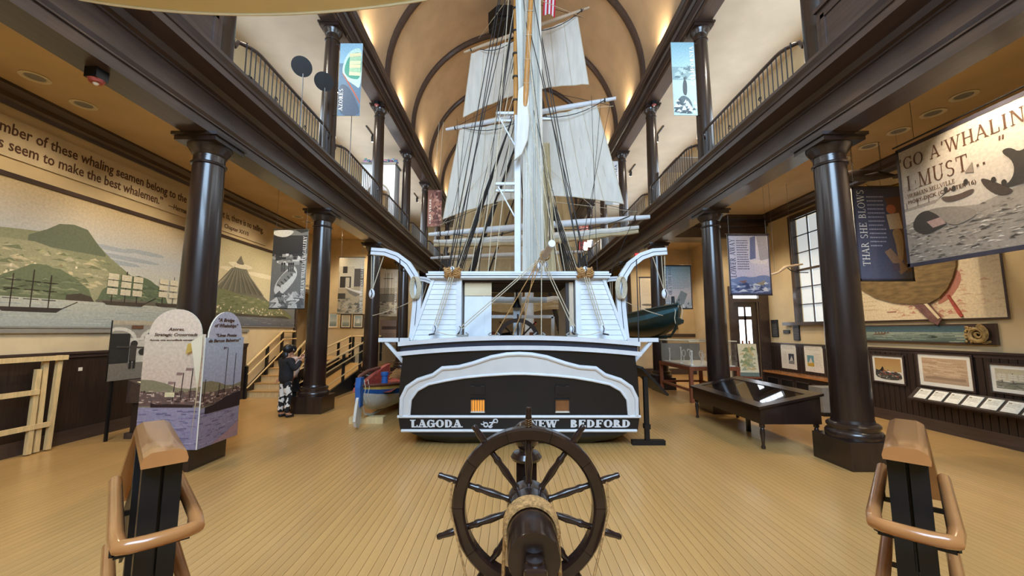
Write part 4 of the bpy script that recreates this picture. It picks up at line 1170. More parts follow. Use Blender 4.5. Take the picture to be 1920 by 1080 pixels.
p = Pic(4.4, 2.23)
p.grad(0, 0, 1, .24, '#8f9c9c', '#b9bfb8').grad(0, .24, 1, .62, '#d2cdb4', '#b4bac0').grad(0, .62, 1, 1, '#b4bac0', '#c9b48c')
for x, y, l in ((.6, .66, .12), (.7, .6, .16), (.78, .68, .1), (.66, .55, .1)): p.ell(x, y, l, .02, '#9ea6b0')
p.hill([(0, .55), (.14, .62), (.27, .66), (.36, .68), (.45, .78), (.52, .77), (.57, .66), (.62, .58), (.7, .48), (.78, .38)], .22, '#868a6c')
p.hill([(.33, .64), (.38, .7), (.42, .765), (.47, .785), (.52, .77), (.55, .7), (.6, .6)], .58, '#626a56')
p.hill([(.0, .5), (.2, .58), (.35, .6), (.45, .56), (.58, .5), (.68, .4), (.74, .33), (.8, .28)], .2, '#9b9a7c')
p.speck(.05, .62, .3, .55, 150, ['#aaa682', '#84886a', '#b7b096', '#737a5c', '#c4b998'], .1, 3, .35, True)
p.speck(.1, .5, .3, .46, 60, ['#e2d9bf', '#cdbf9c', '#8d7c60'], .05, 5, .6)
p.rough(.22, .57, .2, .24, .012, 16, '#6a7458', 4).speck(.26, .52, .22, .36, 40, ['#7f876a', '#5c664e', '#8e9478'], .09, 6, .3, True)
p.hill([(.47, .24), (.52, .26), (.56, .24), (.575, .2)], .17, '#4a4338')
p.rough(.58, .93, .2, .26, .01, 16, '#627057', 8).speck(.64, .88, .22, .38, 40, ['#717e62', '#55624c', '#858e70'], .1, 9, .3, True)
p.hill([(.58, .22), (.7, .24), (.85, .24), (.93, .22)], .185, '#6b665a')
p.grad(0, 0, 1, .2, '#a3adac', '#b7b9ae').speck(0, 1, .02, .18, 60, ['#98a3a4', '#b9bfba', '#a9b1ae'], .3, 10, .04)
p.ship(.36, .1, .3, '#3a3330').ship(.7, .185, .3, '#4a4238', '#cfc8b0').ship(.945, .2, .3, '#4a4238', '#d8d0b8')
mural('panorama_mural', 'painted harbour panorama with green volcanic hills and whaleships', 4.6, 9.0, 1.97, 4.2, p)
p = Pic(4.1, 2.3)
p.grad(0, 0, 1, .3, '#6a6f7a', '#7d8488').grad(0, .3, 1, 1, '#cfc7a8', '#b9b08e')
for x, y, l in ((.3, .73, .12), (.55, .66, .2), (.8, .72, .15), (.25, .66, .14)): p.ell(x, y, l, .03, '#d9d2ba')
p.hill([(.04, .36), (.14, .5), (.2, .62), (.24, .7), (.36, .7), (.42, .58), (.5, .45), (.62, .34), (.8, .26), (.9, .2)], .12, '#6f6f62')
p.poly([(.245, .74), (.27, .79), (.295, .86), (.31, .8), (.34, .74)], '#6d6a60')
for i in range(26):
    x = .06 + i * .02; p.line([(.22 + i * .005, .68), (x, .4)], .03, ['#5b5c52', '#87867a', '#6f6e62'][i % 3])
p.ell(.29, .715, .1, .025, '#d6cfb8')
p.hill([(0, .38), (.15, .42), (.3, .38), (.5, .36), (.7, .3), (.85, .22), (.95, .16)], .1, '#767d5c')
p.speck(.02, .8, .16, .36, 130, ['#69734f', '#888d6a', '#586246', '#98997a'], .09, 11, .35, True)
p.speck(.1, .82, .13, .24, 70, ['#e0d8c2', '#c9bd9e', '#93836a', '#d6cbb0'], .05, 12, .8)
p.hill([(0, .13), (.3, .15), (.6, .14), (.85, .15), (.92, .12)], .1, '#4f4a40')
p.grad(0, 0, 1, .115, '#5d6270', '#767b80').speck(0, 1, .01, .1, 60, ['#6a6f7c', '#8a8f92', '#565b68'], .2, 13, .08)
mural('volcano_mural', 'painted mural of a tall grey volcano above a green coast', 9.66, 13.76, 2.03, 4.33, p)

# hanging gallery banners beside the left columns
def banner(name, label, x0, y, z0, W, H, pic, group=None, rod=True, edge=None, yaw=0, cat='banner'):
    t = thing(name, label, cat, (x0, y, z0), yaw, group)
    MB().bx(0, W, 0, .012, 0, H).build('cloth', PAPER, t)
    if pic:
        pic.W, pic.H = W, H; pic.build('print', t, (0, 0, 0), UX, UZ)
    if rod:
        MB().cyl((-.03, .006, H + .01), (W + .03, .006, H + .01), .014, n=8).build('top_rod', IRON, t)
        MB().cyl((-.01, .006, -.008), (W + .01, .006, -.008), .01, n=8).build('bottom_rod', IRON, t)
        for x in (.05, W - .05): MB().cyl((x, .006, H + .02), (x, .006, ZC - z0), .003, n=4).build('hanging_wire', STEEL, t)
    if edge:
        for a, b, c, d in ((0, .03, 0, H), (W - .03, W, 0, H), (0, W, 0, .03), (0, W, H - .03, H)): MB().bx(a, b, -.006, .0, c, d).build('edge_strip', edge, t)
    return t


p = Pic(1, 1).rect(0, 0, 1, 1, '#777875').rect(0, .66, 1, .93, '#2e3033').poly([(0, .93), (0, 1), (.62, 1), (.5, .93), (.3, .9)], '#cfd0cd').poly([(.62, 1), (.8, .96), (1, .98), (1, 1)], '#1e2022')
p.speck(0, 1, .55, .68, 40, ['#d8d8d4', '#3a3b3c', '#a2a29e'], .12, 1, .3).poly([(.08, .2), (.3, .14), (.72, .36), (.76, .48), (.6, .56), (.18, .36)], '#dcdcd6').poly([(.12, .26), (.4, .3), (.7, .46), (.6, .52), (.3, .42)], '#8f908c')
for i in range(6): p.line([(.2 + i * .09, .3 + i * .035), (.3 + i * .08, .27 + i * .035)], .02, '#4c4d4c')
for x in (.3, .37, .5, .56, .62): p.ell(x, .56, .028, .02, '#2a2b2c').rect(x - .025, .46, x + .025, .55, '#5a5b5a')
p.speck(0, 1, .0, .18, 60, ['#bdbdb8', '#8a8a86', '#d6d6d0', '#5c5d5c'], .1, 3, .4, True)
t = banner('gallery_banner', 'grey photograph banner of men with a beached whaleboat, first column by the visitors', -5.68, 9.22, 2.42, .82, 1.87, p)
words(fit(serif('AZOREAN WHALEMAN GALLERY', .085, INKW, t, (.8, -.004, .25), UZ, (-1, 0, 0), T=.2, depth=.002), 2, .22, 1.72), 2, .03)
p = Pic(1, 1).rect(0, 0, 1, 1, '#b9a684').rect(0, .75, 1, 1, '#e8dcc0').rect(.02, .45, .62, .84, '#d8cbb0').rect(.16, .72, .34, .84, '#3b3530').rect(.06, .46, .5, .66, '#3a332d').rect(.28, .47, .44, .64, '#cfc3a8').rect(.62, .48, 1, .8, '#5a5148')
p.poly([(.25, .46), (.95, .34), (.98, .4), (.6, .42), (.3, .48)], '#e6dfd0').poly([(.3, .44), (.9, .34), (.7, .3), (.45, .36)], '#837a6c').speck(0, 1, .02, .26, 50, ['#8f8672', '#bdb199', '#6a6254'], .1, 4, .35, True).rect(0, .26, .3, .36, '#4a4238')
t = banner('gallery_banner', 'sepia photograph banner of a boat drawn up before a house', -5.74, 12.96, 2.45, .83, 1.87, p)
words(fit(serif('AZOREAN WHALEMAN GALLERY', .085, INKW, t, (.81, -.004, .2), UZ, (-1, 0, 0), T=.2, depth=.002), 2, .1, 1.6), 2, .03)
p = Pic(1, 1).rect(0, 0, 1, 1, '#a79c84').rect(0, .6, 1, 1, '#cfc5ae').rect(0, .3, 1, .48, '#6d6557').speck(0, 1, .05, .3, 30, ['#8d8470', '#5d5548', '#bfb59c'], .12, 5, .3, True)
for x in (.3, .42, .5, .66): p.line([(x, .45), (x, .92)], .02, '#3a332b').line([(x - .1, .8), (x + .1, .8)], .012, '#3a332b')
t = banner('gallery_banner', 'sepia photograph banner of masts at a wharf hanging by the ramp', -5.62, 16.66, 2.5, .76, 2.0, p)
words(fit(serif('AZOREAN WHALEMAN GALLERY', .085, INKW, t, (.73, -.004, .2), UZ, (-1, 0, 0), T=.2, depth=.002), 2, .1, 1.7), 2, .03)
p = Pic(1, 1).rect(0, 0, 1, 1, '#8c7462').textlines(.1, .9, .1, .5, 7, '#5c4638', 3).rect(.1, .62, .9, .75, '#4b382d')
t, u, w, n_ = sheet('text_panel', 'brown text panel standing below the wharf banner', 'sign', (-5.66, 17.0, 1.3), UX, UZ, .8, 1.05, .03, GREYP); p.W, p.H = .8, 1.05; p.build('print', t, (0, 0, 0), UX, UZ)

# framed pictures on the end wall of the left aisle
for i, (x, wd, hh, c) in enumerate(((-7.25, .42, .62, '#9fb3b4'), (-6.75, .42, .55, '#b9b39c'), (-6.27, .42, .55, '#8fb0be'), (-5.83, .3, .55, '#6e675a'))):
    p = Pic(1, 1).grad(0, .4, 1, 1, '#c9cfc8', c).grad(0, 0, 1, .4, '#7d8c88', '#a9b5ae')
    if i == 2: p.poly([(.2, .3), (.8, .3), (.6, .8)], '#e4e6e0')
    picture_frame('framed_picture', ['framed pale seascape with a wide mount on the aisle end wall', 'framed greenish document on the aisle end wall', 'black framed print of a white sail on the aisle end wall', 'narrow framed dark portrait on the aisle end wall'][i], p, (x, 15.6, 2.0), UX, UZ, wd, hh, .035, .04, fm=(PINE if i == 0 else DARK))

# ------------------------------------------------------------------ arch-topped panels on the first column's plinth
def arch_outline(W, H, sh, inset):
    pts = [(0, 0), (W, 0), (W, sh), (W - inset, sh)]
    r = (W - 2 * inset) / 2
    for i in range(1, 16):
        a = PI * i / 16; pts.append((W / 2 + r * math.cos(a), sh + (H - sh) * math.sin(a)))
    return pts + [(inset, sh), (0, sh)]


def harbour(W, H, sky, sky2, seed):
    p = Pic(W, H)
    p.grad(0, 0, 1, .37, '#8f86a0', '#9c93a8').grad(0, .37, 1, 1, sky, sky2)
    p.hill([(0, .6), (.2, .595), (.4, .57), (.6, .53), (.8, .52), (1, .54)], .36, '#8f8466').rect(0, .37, 1, .49, '#6d5750')
    p.speck(0, 1, .38, .5, 90, ['#a98d80', '#4a3430', '#c9b09c', '#6a4a44', '#8a6a5e'], .05, seed, .4)
    p.speck(0, 1, .02, .35, 90, ['#7d7490', '#a89fb4', '#8a80a0', '#6f6684'], .1, seed + 1, .12)
    return p


t = thing('arched_panel_pair', 'pair of arch-topped printed panels of whaleships wrapped around a black column base', 'sign', (-5.1, 5.53, .3))
A = arch_outline(.83, 1.9, 1.55, .05)
pa = MB().prism(A, (0, 0, 0), UX, UZ, (0, .02, 0)).build('front_panel', PAPER, t)
p = harbour(.83, 1.55, '#d8b9a4', '#e3d2ba', 1)
for x, hh in ((.55, .58), (.68, .66), (.83, .7)): p.line([(x, .42), (x + .02, hh)], .012, '#3d2c28').poly([(x + .01, hh), (x - .09, hh + .005), (x - .1, hh - .02), (x, hh - .02)], '#9a7a70')
p.hill([(.2, .4), (.3, .385), (.5, .39), (.9, .38)], .36, '#352422').rect(.42, .45, .58, .49, '#e6d6a8')
p.build('print', pa, (0, 0, .0), UX, UZ)
q = Pic(.83, 1.9).poly([(x / .83, z / 1.9) for x, z in arch_outline(.83, 1.9, 1.55, .05)[3:-1]], '#ecd6c0'); q.build('print', pa, (0, 0, 0), UX, UZ)
for s_, z, sz, a, b in (('Azores,', 1.60, .06, .32, .54), ('Strategic Crossroads', 1.525, .06, .13, .73), ('Açores, uma encruzilhada estratégica', 1.46, .032, .07, .72)):
    words(fit(text(s_, sz, INK, pa, (.1, -.007, z), UX, UZ, bold=.012, shear=.25), 0, a, b), 0, .012)
B_ = arch_outline(.78, 1.88, 1.5, .05)
pb = MB().prism(B_, (.845, .0, .0), UY, UZ, (-.02, 0, 0)).build('side_panel', PAPER, t)
p = harbour(.78, 1.5, '#a9a3b8', '#bfc8d8', 7)
for x, hh in ((.05, .62), (.4, .56), (.55, .9), (.78, .84)): p.line([(x, .42), (x + .02, hh)], .012, '#3d2c28')
p.poly([(.56, .9), (.45, .91), (.45, .88)], '#6a5a68').hill([(.1, .36), (.3, .37), (.6, .42), (1, .45)], .3, '#2c2026').poly([(.3, .0), (.7, .08), (1, .16), (1, 0)], '#a8868a')
p.build('print', pb, (.846, 0, 0), UY, UZ)
q = Pic(.78, 1.88).poly([(x / .78, z / 1.88) for x, z in arch_outline(.78, 1.88, 1.5, .05)[3:-1]], '#c9c6d6'); q.build('print', pb, (.846, 0, 0), UY, UZ)
for s_, z, sz, a, b in (('“A Bridge', 1.73, .075, .2, .53), ('of Whaleships”', 1.65, .075, .14, .62), ('“Uma Ponte', 1.51, .065, .18, .6), ('de Barcos Baleeiros”', 1.435, .065, .05, .7)):
    words(fit(text(s_, sz, INK, pb, (.852, .1, z), UY, UZ, bold=.014, shear=.25), 1, a, b), 1, .014)
MB().grid(lambda a, b: Vector((.76 + .07 * math.sin(b * 2.2) - .12 * a * (b > .55) * (b - .55) * 2.2, -.02 - .05 * a * b - .02 * math.sin(b * 3), .05 + 1.5 * b - .1 * a * b)), 5, 16).build('peeling_edge', CREAM, t)
MB().prism([(0, 0), (.1, .05), (.12, .17), (.02, .14)], (.62, -.05, 1.28), UX, UZ, (0, .004, 0)).build('torn_corner', YEL, t)

# photograph panel, reading desk and pine frame along the left wall
p = Pic(.85, 1.05).rect(0, 0, 1, 1, '#9b9488').rect(0, 0, 1, .28, '#7d7568').rect(0, .28, .36, .78, '#2c2a28').rect(.72, .28, 1, .8, '#2c2a28').rect(.36, .28, .72, .7, '#cfc7b8').rect(0, .93, 1, 1, '#b3a890')
for cx in (.12, .92):
    p.line([(cx + .34 * math.cos(a), .66 + .2 * math.sin(a)) for a in [PI * i / 12 for i in range(13)]], .06, '#d8d2c4')
p.rect(.36, .86, .6, .92, '#6a4a34').ell(.44, .6, .075, .06, '#37322c').rect(.36, .3, .5, .58, '#45403a').rect(.37, .18, .42, .32, '#2a2724').rect(.45, .18, .5, .32, '#2a2724').line([(.1, .56), (.9, .52)], .025, '#4a443c').ell(.64, .46, .1, .06, '#3a352e')
t, u, w, n_ = sheet('photograph_panel', 'black and white photograph panel of a man carrying baskets before arches', 'photograph', (-6.95, 6.9, 1.03), (.12, .99, 0), UZ, .86, 1.05, .03, BLACK)
p.build('print', t, (0, 0, 0), u, w)
for yy in (.12, .7): MB().bx(-.07, -.035, yy, yy + .04, -1.03, .9).build('support_post', BLACK, t)
t = thing('reading_desk', 'low dark reading desk with a sloped green map top beside the wall', 'desk', (-6.45, 7.25, 0))
MB().bx(-.35, .25, 0, .9, .1, .62).build('cabinet', DARKM, t); MB().bx(-.4, .3, -.05, .95, 0, .1).build('plinth', DARK, t)
MB().prism([(-.42, .62), (.34, .62), (.34, .74), (-.42, 1.02)], (0, -.05, 0), UX, UZ, (0, 1.0, 0)).build('sloped_top', DARK, t)
tu, tw = Vector((0, 1, 0)), Vector((-.76, 0, .28)).normalized()
p = Pic(.88, .66).rect(0, 0, 1, 1, '#d8cfa8').poly([(0, .1), (.2, .3), (.5, .2), (.8, .45), (1, .4), (1, .9), (.6, .8), (.3, .9), (0, .6)], '#4f7a4c').speck(.05, .95, .2, .8, 60, ['#6f9460', '#3e6a44', '#a9b884'], .08, 6, .5, True)
p.build('map_print', t, Vector((.31, 0, .755)), tu, tw)
MB().bx(.251, .256, .12, .78, .2, .56).build('grey_panel', GREYP, t)
t = thing('pine_frame', 'pale unfinished pine timber frame leaning against the dark wainscot', 'frame', (-7.42, 4.8, 0))
for a, b in (((0, 1.58, .02), (-.04, 1.6, 1.48)), ((.02, 1.72, .02), (-.02, 1.78, 1.5)), ((.02, 1.46, .02), (-.01, 1.49, 1.3)), ((0, .1, .02), (-.04, .1, 1.48)), ((0, .85, .02), (-.03, .85, .95))): MB().bar(a, b, .05, .07).build('upright', PINE, t)
for z, y1 in ((1.46, 1.85), (.95, 1.5), (.42, 1.7)): MB().bar((.03, 0, z), (.03, y1, z), .04, .075).build('crosspiece', PINE, t)
MB().bx(WL + .03, WL + .04, 7.0, 7.06, 1.2, 1.26).build('tmp', PAPER)
bpy.data.objects['tmp'].name = 'wall_switch'; tag(bpy.data.objects['wall_switch'], 'small white square switch plate on the dark left wainscot', 'switch')

# ------------------------------------------------------------------ stairs, landing, ramp with wooden handrails
st = thing('stair_flight', 'short oak stair with pale rails rising along the left wall to a landing', 'stairs', (-7.0, 11.5, 0))
for i in range(5):
    MB().bx(-.57, .5, .3 * i, .3 * i + .32 if i < 4 else 1.5, 0 if i == 0 else .188 * i - .02, .188 * (i + 1) - .03).build('riser', PINE, st)
    MB().bx(-.57, .5, .3 * i - .02, .3 * i + .32, .188 * (i + 1) - .03, .188 * (i + 1)).build('tread', OAK, st)
for x in (-.595, .5):
    MB().prism([(-.15, 0), (.1, 0), (1.5, .85), (1.5, 1.08), (1.3, 1.08), (-.15, .2)], (x, 0, 0), UY, UZ, (.045, 0, 0)).build('stringer', DARKM, st)
MB().bx(-.56, .9, 1.5, 4.04, 0, .9).build('landing_base', DARKM, st); MB().bx(-.56, .9, 1.5, 4.04, .9, .94).build('landing_deck', OAK, st)


def handrail(t, pts, posts, hs=(.92, .68, .30)):
    """guard rail: wooden top rail and two lower grab rails on dark posts; pts are foot points along the run"""
    P = [Vector(p) - t.location for p in pts]
    tr = MB().tube([p + Vector((0, 0, hs[0])) for p in P], .032, 8).build('handrail', PINE, t)
    for h_ in hs[1:]: MB().tube([p + Vector((.05, 0, h_)) for p in P], .02, 6).build('grab_rail', PINE, tr)
    for q in posts:
        k_ = min(int(q), len(P) - 2); pp = P[k_].lerp(P[k_ + 1], q - k_)
        MB().bx(pp.x - .035, pp.x + .035, pp.y - .035, pp.y + .035, pp.z, pp.z + hs[0] - .02).build('post', BLACK, tr)


handrail(st, [(-7.48, 11.3, 0), (-7.48, 12.95, .95), (-7.48, 13.7, .95)], (0, .55, 1.0, 1.9))
handrail(st, [(-6.46, 11.35, 0), (-6.46, 12.95, .95)], (0, .5, 1))
rp = thing('access_ramp', 'oak access ramp with black curbs and wooden rails rising behind the left columns', 'ramp', (-6.02, 10.9, 0))
MB().add([(0, 0, 0), (.85, 0, 0), (.85, 4.0, .72), (0, 4.0, .72), (0, 4.0, 0), (.85, 4.0, 0)], [(0, 1, 2, 3), (0, 4, 5, 1), (1, 5, 2), (0, 3, 4), (3, 2, 5, 4)]).build('ramp_deck', OAK, rp)
for x in (-.06, .85): MB().add([(x, 0, 0), (x + .06, 0, 0), (x + .06, 4.0, 0), (x, 4.0, 0), (x, 0, .12), (x + .06, 0, .12), (x + .06, 4.0, .9), (x, 4.0, .9)], [(3, 2, 1, 0), (4, 5, 6, 7), (0, 1, 5, 4), (1, 2, 6, 5), (2, 3, 7, 6), (3, 0, 4, 7)]).build('curb', BLACK, rp)
handrail(rp, [(-5.14, 10.9, .05), (-5.14, 14.9, .77)], (0, .33, .66, 1))
handrail(rp, [(-6.05, 10.9, .05), (-6.05, 14.9, .77)], (0, .25, .5, .75, 1))
handrail(rp, [(-6.0, 15.05, .77), (-4.95, 15.05, .77)], (0, .33, .66, 1))


# ------------------------------------------------------------------ people
def skinned(name, verts, edges, rad, m, parent, sub=2, root=0):
    me = bpy.data.meshes.new('sk'); me.from_pydata(verts, edges, [])
    o = bpy.data.objects.new('sk', me); COL.objects.link(o)
    o.modifiers.new('s', 'SKIN'); sv = me.skin_vertices[0].data
    for i, r_ in enumerate(rad):
        sv[i].radius = (r_, r_) if not isinstance(r_, tuple) else r_; sv[i].use_root = (i == root)
    ss = o.modifiers.new('ss', 'SUBSURF'); ss.levels = sub; ss.render_levels = sub
    dg = bpy.context.evaluated_depsgraph_get(); dg.update()
    e = bpy.data.meshes.new_from_object(o.evaluated_get(dg)); bpy.data.objects.remove(o)
    for q in e.polygons: q.use_smooth = True
    e.materials.clear(); e.materials.append(m)
    return link(name, e, parent)


def person(label, loc, rz, s, top, legs, arms_up, skirt=None, bare=False):
    t = thing('person', label, 'person', loc, rz)
    t.scale = (s, s, s)
    # facing +y; feet on the floor
    if arms_up: el, ha = (.27, .06, 1.12), (.10, .30, 1.36)
    else: el, ha = (.25, .02, 1.08), (.24, .14, .86)
    V = [(0, 0, .92), (0, .0, 1.08), (0, -.01, 1.24), (0, -.01, 1.38), (0, .01, 1.46), (0, .03, 1.54), (0, .045, 1.66)]
    E_ = [(0, 1), (1, 2), (2, 3), (3, 4), (4, 5), (5, 6)]; rd = [(.15, .12), (.125, .105), (.15, .11), (.11, .09), .05, (.075, .09), (.07, .085)]
    for sg in (-1, 1):
        b = len(V)
        V += [(sg * .17, -.01, 1.36), (sg * el[0], el[1], el[2]), (sg * ha[0], ha[1], ha[2])]; E_ += [(3, b), (b, b + 1), (b + 1, b + 2)]; rd += [.062, .045, .03]
        b = len(V); yk = .03 * sg
        V += [(sg * .09, 0, .84), (sg * .1, .015 + yk, .48), (sg * .1, -.02 + yk, .09), (sg * .11, .12 + yk, .04)]; E_ += [(0, b), (b, b + 1), (b + 1, b + 2), (b + 2, b + 3)]; rd += [.085, .06, .042, .035]
    skinned('body', V, E_, rd, SKIN, t)
    # hands with five fingers each
    for sg in (-1, 1):
        h0 = Vector((sg * ha[0], ha[1], ha[2])); d = (h0 - Vector((sg * el[0], el[1], el[2]))).normalized(); sd = Vector((1, 0, 0)) if abs(d.x) < .8 else Vector((0, 0, 1)); sd = (sd - d * sd.dot(d)).normalized()
        hv = [h0, h0 + d * .045, h0 + d * .085]; he = [(0, 1), (1, 2)]; hr = [.022, .032, .03]
        for f in range(4):
            b = len(hv); o_ = sd * (.026 - .0175 * f); ln = (.055, .065, .06, .045)[f]; cv = d.cross(sd) * -.018
            hv += [h0 + d * .095 + o_, h0 + d * (.095 + ln * .55) + o_ + cv * .4, h0 + d * (.095 + ln) + o_ + cv * 1.6]; he += [(2, b), (b, b + 1), (b + 1, b + 2)]; hr += [.0105, .0095, .008]
        b = len(hv); hv += [h0 + d * .045 + sd * .04, h0 + d * .085 + sd * .055]; he += [(1, b), (b, b + 1)]; hr += [.012, .0095]
        skinned('hand', [tuple(q) for q in hv], he, hr, SKIN, t, 1)
    # clothing
    jv = [(0, 0, .76), (0, 0, 1.04), (0, -.01, 1.24), (0, -.01, 1.37), (0, 0, 1.44)]; je = [(0, 1), (1, 2), (2, 3), (3, 4)]; jr = [(.215, .175), (.195, .16), (.2, .155), (.15, .13), .1]
    for sg in (-1, 1):
        b = len(jv); e1 = Vector((sg * .19, -.01, 1.35)); e2 = Vector((sg * el[0], el[1], el[2])); e3 = Vector((sg * ha[0], ha[1], ha[2])); e3 = e2.lerp(e3, .88)
        jv += [tuple(e1), tuple(e2), tuple(e3)]; je += [(3, b), (b, b + 1), (b + 1, b + 2)]; jr += [.085, .07, .05]
    skinned('jacket' if not skirt else 'top', jv, je, jr, top, t)
    if skirt:
        MB().lathe([(.15, .95), (.18, .84), (.22, .7), (.25, .52), (.245, .52)], n=18).build('skirt', skirt, t)
    for sg in (-1, 1):
        yk = .03 * sg
        skinned('trouser_leg' if not skirt else 'stocking', [(sg * .085, 0, .9), (sg * .095, .0, .7), (sg * .1, .015 + yk, .48), (sg * .1, -.01 + yk, .28), (sg * .1, -.02 + yk, .1)], [(0, 1), (1, 2), (2, 3), (3, 4)], [.112, .098, .078, .07, .056], legs, t)
        skinned('shoe', [(sg * .1, -.06 + yk, .045), (sg * .1, .03 + yk, .05), (sg * .112, .16 + yk, .035)], [(0, 1), (1, 2)], [(.045, .045), (.048, .048), (.042, .034)], BLACK, t, 1)
    # face and ears
    for sg in (-1, 1):
        MB().ball((sg * .03, .128, 1.605), .012, 8).build('eye', PAPER, t); MB().ball((sg * .03, .137, 1.605), .006, 6).build('iris', BLACK, t)
        MB().ball((sg * .083, .03, 1.59), .02, 8, (.4, .8, 1.3)).build('ear', SKIN, t)
    MB().tube([(0, .125, 1.61), (0, .15, 1.575), (0, .14, 1.565)], [.009, .015, .008], 6).build('nose', SKIN, t)
    MB().tube([(-.025, .122, 1.535), (0, .131, 1.533), (.025, .122, 1.535)], .006, 5).build('mouth', RED, t)
    # hair
    MB().ball((0, .005, 1.62), .118, 16, (.9, 1.0, 1.02)).build('hair', HAIR, t)
    return t


CAMO = mat('camouflage_cloth', '#d8d4cc', .8, .1, 9, detail=1, col2='#161518')
CAMO.node_tree.nodes['Color Ramp'].color_ramp.interpolation = 'CONSTANT'
CAMO.node_tree.nodes['Color Ramp'].color_ramp.elements[1].position = .52
PINKT = mat('pale_pink_cloth', '#d9c4bd', .85, .06, 12)
pr = person('visitor in a black jacket and black and white patterned leggings holding up a camera', (-5.03, 8.95, 0), R(-35), .92, BLKCLOTH, CAMO, True)
# long hair and hood down the back, camera in the hands
MB().ball((0, -.055, 1.46), .085, 12, (1.15, .75, 1.5)).build('hair', HAIR, pr)
c = thing('photo_camera', 'small dark camera raised in the hands of the black-jacketed visitor', 'camera')
c.location = pr.matrix_world @ Vector((0, 0, 0)); c.location = Vector((-5.03, 8.95, 0)) + Matrix.Rotation(R(-35), 3, 'Z') @ (Vector((0, .385, 1.42)) * .92); c.rotation_euler.z = R(-35)
MB().bx(-.06, .06, -.025, .025, -.035, .035).bx(-.025, .025, -.02, .02, .035, .05).build('body', BLACK, c, bevel=.006); MB().cyl((0, .025, 0), (0, .07, 0), .03, n=14).build('lens', BLACK, c)
person('visitor in a pale pink top and black skirt partly hidden behind the black-jacketed visitor', (-5.3, 9.62, 0), R(160), .9, PINKT, BLKCLOTH, False, BLKCLOTH)

# ------------------------------------------------------------------ beached whaleboat beside the hull
def boat_mesh(L_, beam, depth, sheer, nst=14, nsec=7, keel_up=.35):
    """double-ended clinker hull along +y from 0 to L; returns outer skin and gunwale points"""
    rows_ = []
    for i in range(nst + 1):
        s_ = i / nst; b_ = beam / 2 * (math.sin(PI * min(1, max(0, s_))) ** .62) + .012
        zk = keel_up * (abs(2 * s_ - 1) ** 4); zg = depth + sheer * (2 * s_ - 1) ** 2
        r_ = []
        for j in range(-nsec, nsec + 1):
            q = abs(j) / nsec; x = b_ * math.sin(q * PI / 2) ** .8; z = zk + (zg - zk) * (1 - math.cos(q * PI / 2)) ** .85 if q else zk
            yy = s_ * L_ + (.12 * (q) * (1 if s_ > .5 else -1) * (abs(2 * s_ - 1) ** 6))
            r_.append((math.copysign(x, j) if j else 0, yy, z))
        rows_.append(r_)
    return rows_


def boat_skin(rows_, lo, hi):
    """faces between section positions lo..hi (0 keel, 1 gunwale) on both sides"""
    mb = MB(); n = len(rows_[0]); c = n // 2
    vs = [p for r_ in rows_ for p in r_]
    fs = []
    for a in range(len(rows_) - 1):
        for j in range(n - 1):
            q = max(abs(j - c), abs(j + 1 - c)) / c
            if lo < q <= hi + 1e-6: fs.append((a * n + j, a * n + j + 1, (a + 1) * n + j + 1, (a + 1) * n + j))
    return mb.add(vs, fs, True)


ab = thing('beached_whaleboat', 'small white and blue wooden boat with red interior and hanging rudder beside the black hull', 'boat', (-3.0, 8.05, .1))
rw = boat_mesh(5.2, 1.15, .56, .16)
boat_skin(rw, 0, .72).build('hull', HULLW, ab); boat_skin(rw, .72, .9).build('blue_strake', BLUE, ab); boat_skin(rw, .9, 1).build('yellow_strake', YEL, ab)
for e in (0, -1): MB().tube([Vector(r_[e]) for r_ in rw], .03, 6).build('gunwale', mat('boat_gunwale', '#7a4a3c', .5) if e == 0 else MATS['boat_gunwale'], ab)
MB().tube([(0, .0, .36), (0, .18, .12), (0, .6, .02), (0, 2.6, -.02), (0, 4.6, .02), (0, 5.1, .2)], .03, 6).build('keel', HULLW, ab)
MB().prism([(0, .42), (.13, .42), (.15, .98), (-.02, .98), (-.05, .8)], (-.05, -.17, -.1), UY, UZ, (.1, 0, 0)).build('sternpost', BLUE, ab)
MB().prism([(.0, .46), (.1, .46), (.13, .1), (.1, -.08), (.03, -.16), (-.1, -.12), (-.17, .0), (-.12, .22), (-.06, .4)], (-.025, -.16, .08), UY, UZ, (.05, 0, 0)).build('rudder', HULLW, ab)
MB().grid(lambda u_, v_: Vector((-.42 + .84 * u_, .5 + 4.2 * v_, .5 + .02 * math.sin(9 * v_))), 6, 12).build('inner_floor', RED, ab)
MB().prism([(.25, .55), (2.4, .55), (2.4, .95), (1.9, .9), (.3, .62)], (-.28, 0, 0), UY, UZ, (.1, 0, 0)).build('red_oar_bundle', RED, ab)
MB().cyl((.15, .95, .55), (.15, .95, .86), .075, .06, 14).build('blue_bollard', BLUE, ab); MB().lathe([(.08, .8), (.085, .84), (.08, .88), (0, .88)], (.15, .95, 0), 14).build('bollard_cap', BLUE, ab)
mm = MB()
for i in range(6): mm.tube([(.2 + .16 * math.cos(a) + .02 * i, 1.7 + .25 * math.sin(a), .68 + .03 * i + .03 * math.sin(3 * a)) for a in [v * PI / 7 for v in range(14)]], .016, 4, closed=True)
mm.build('rope_coil', ROPE, ab)
MB().tube([(-.2, .2, .7), (-.24, .5, .84), (-.25, 1.0, .9), (-.25, 1.8, .9)], .035, 6).build('curved_thwart_rail', MATS['boat_gunwale'], ab)
for x, y in ((.05, -.02), (-.03, .06), (.08, .1)): MB().tube([(x, y, .82), (x + .06, y - .06, .66), (x + .02, y - .05, .5), (x + .07, y - .03, .38)], .007, 4).build('lashing', ROPEP, ab)
s_ = Pic(1, 1)
fit(text('Rui', .13, BLACK, ab, (.57, .7, .47), (.35, .94, 0), UZ, 'bow_lettering', shear=.3, bold=.02), 1, .75, 1.15)
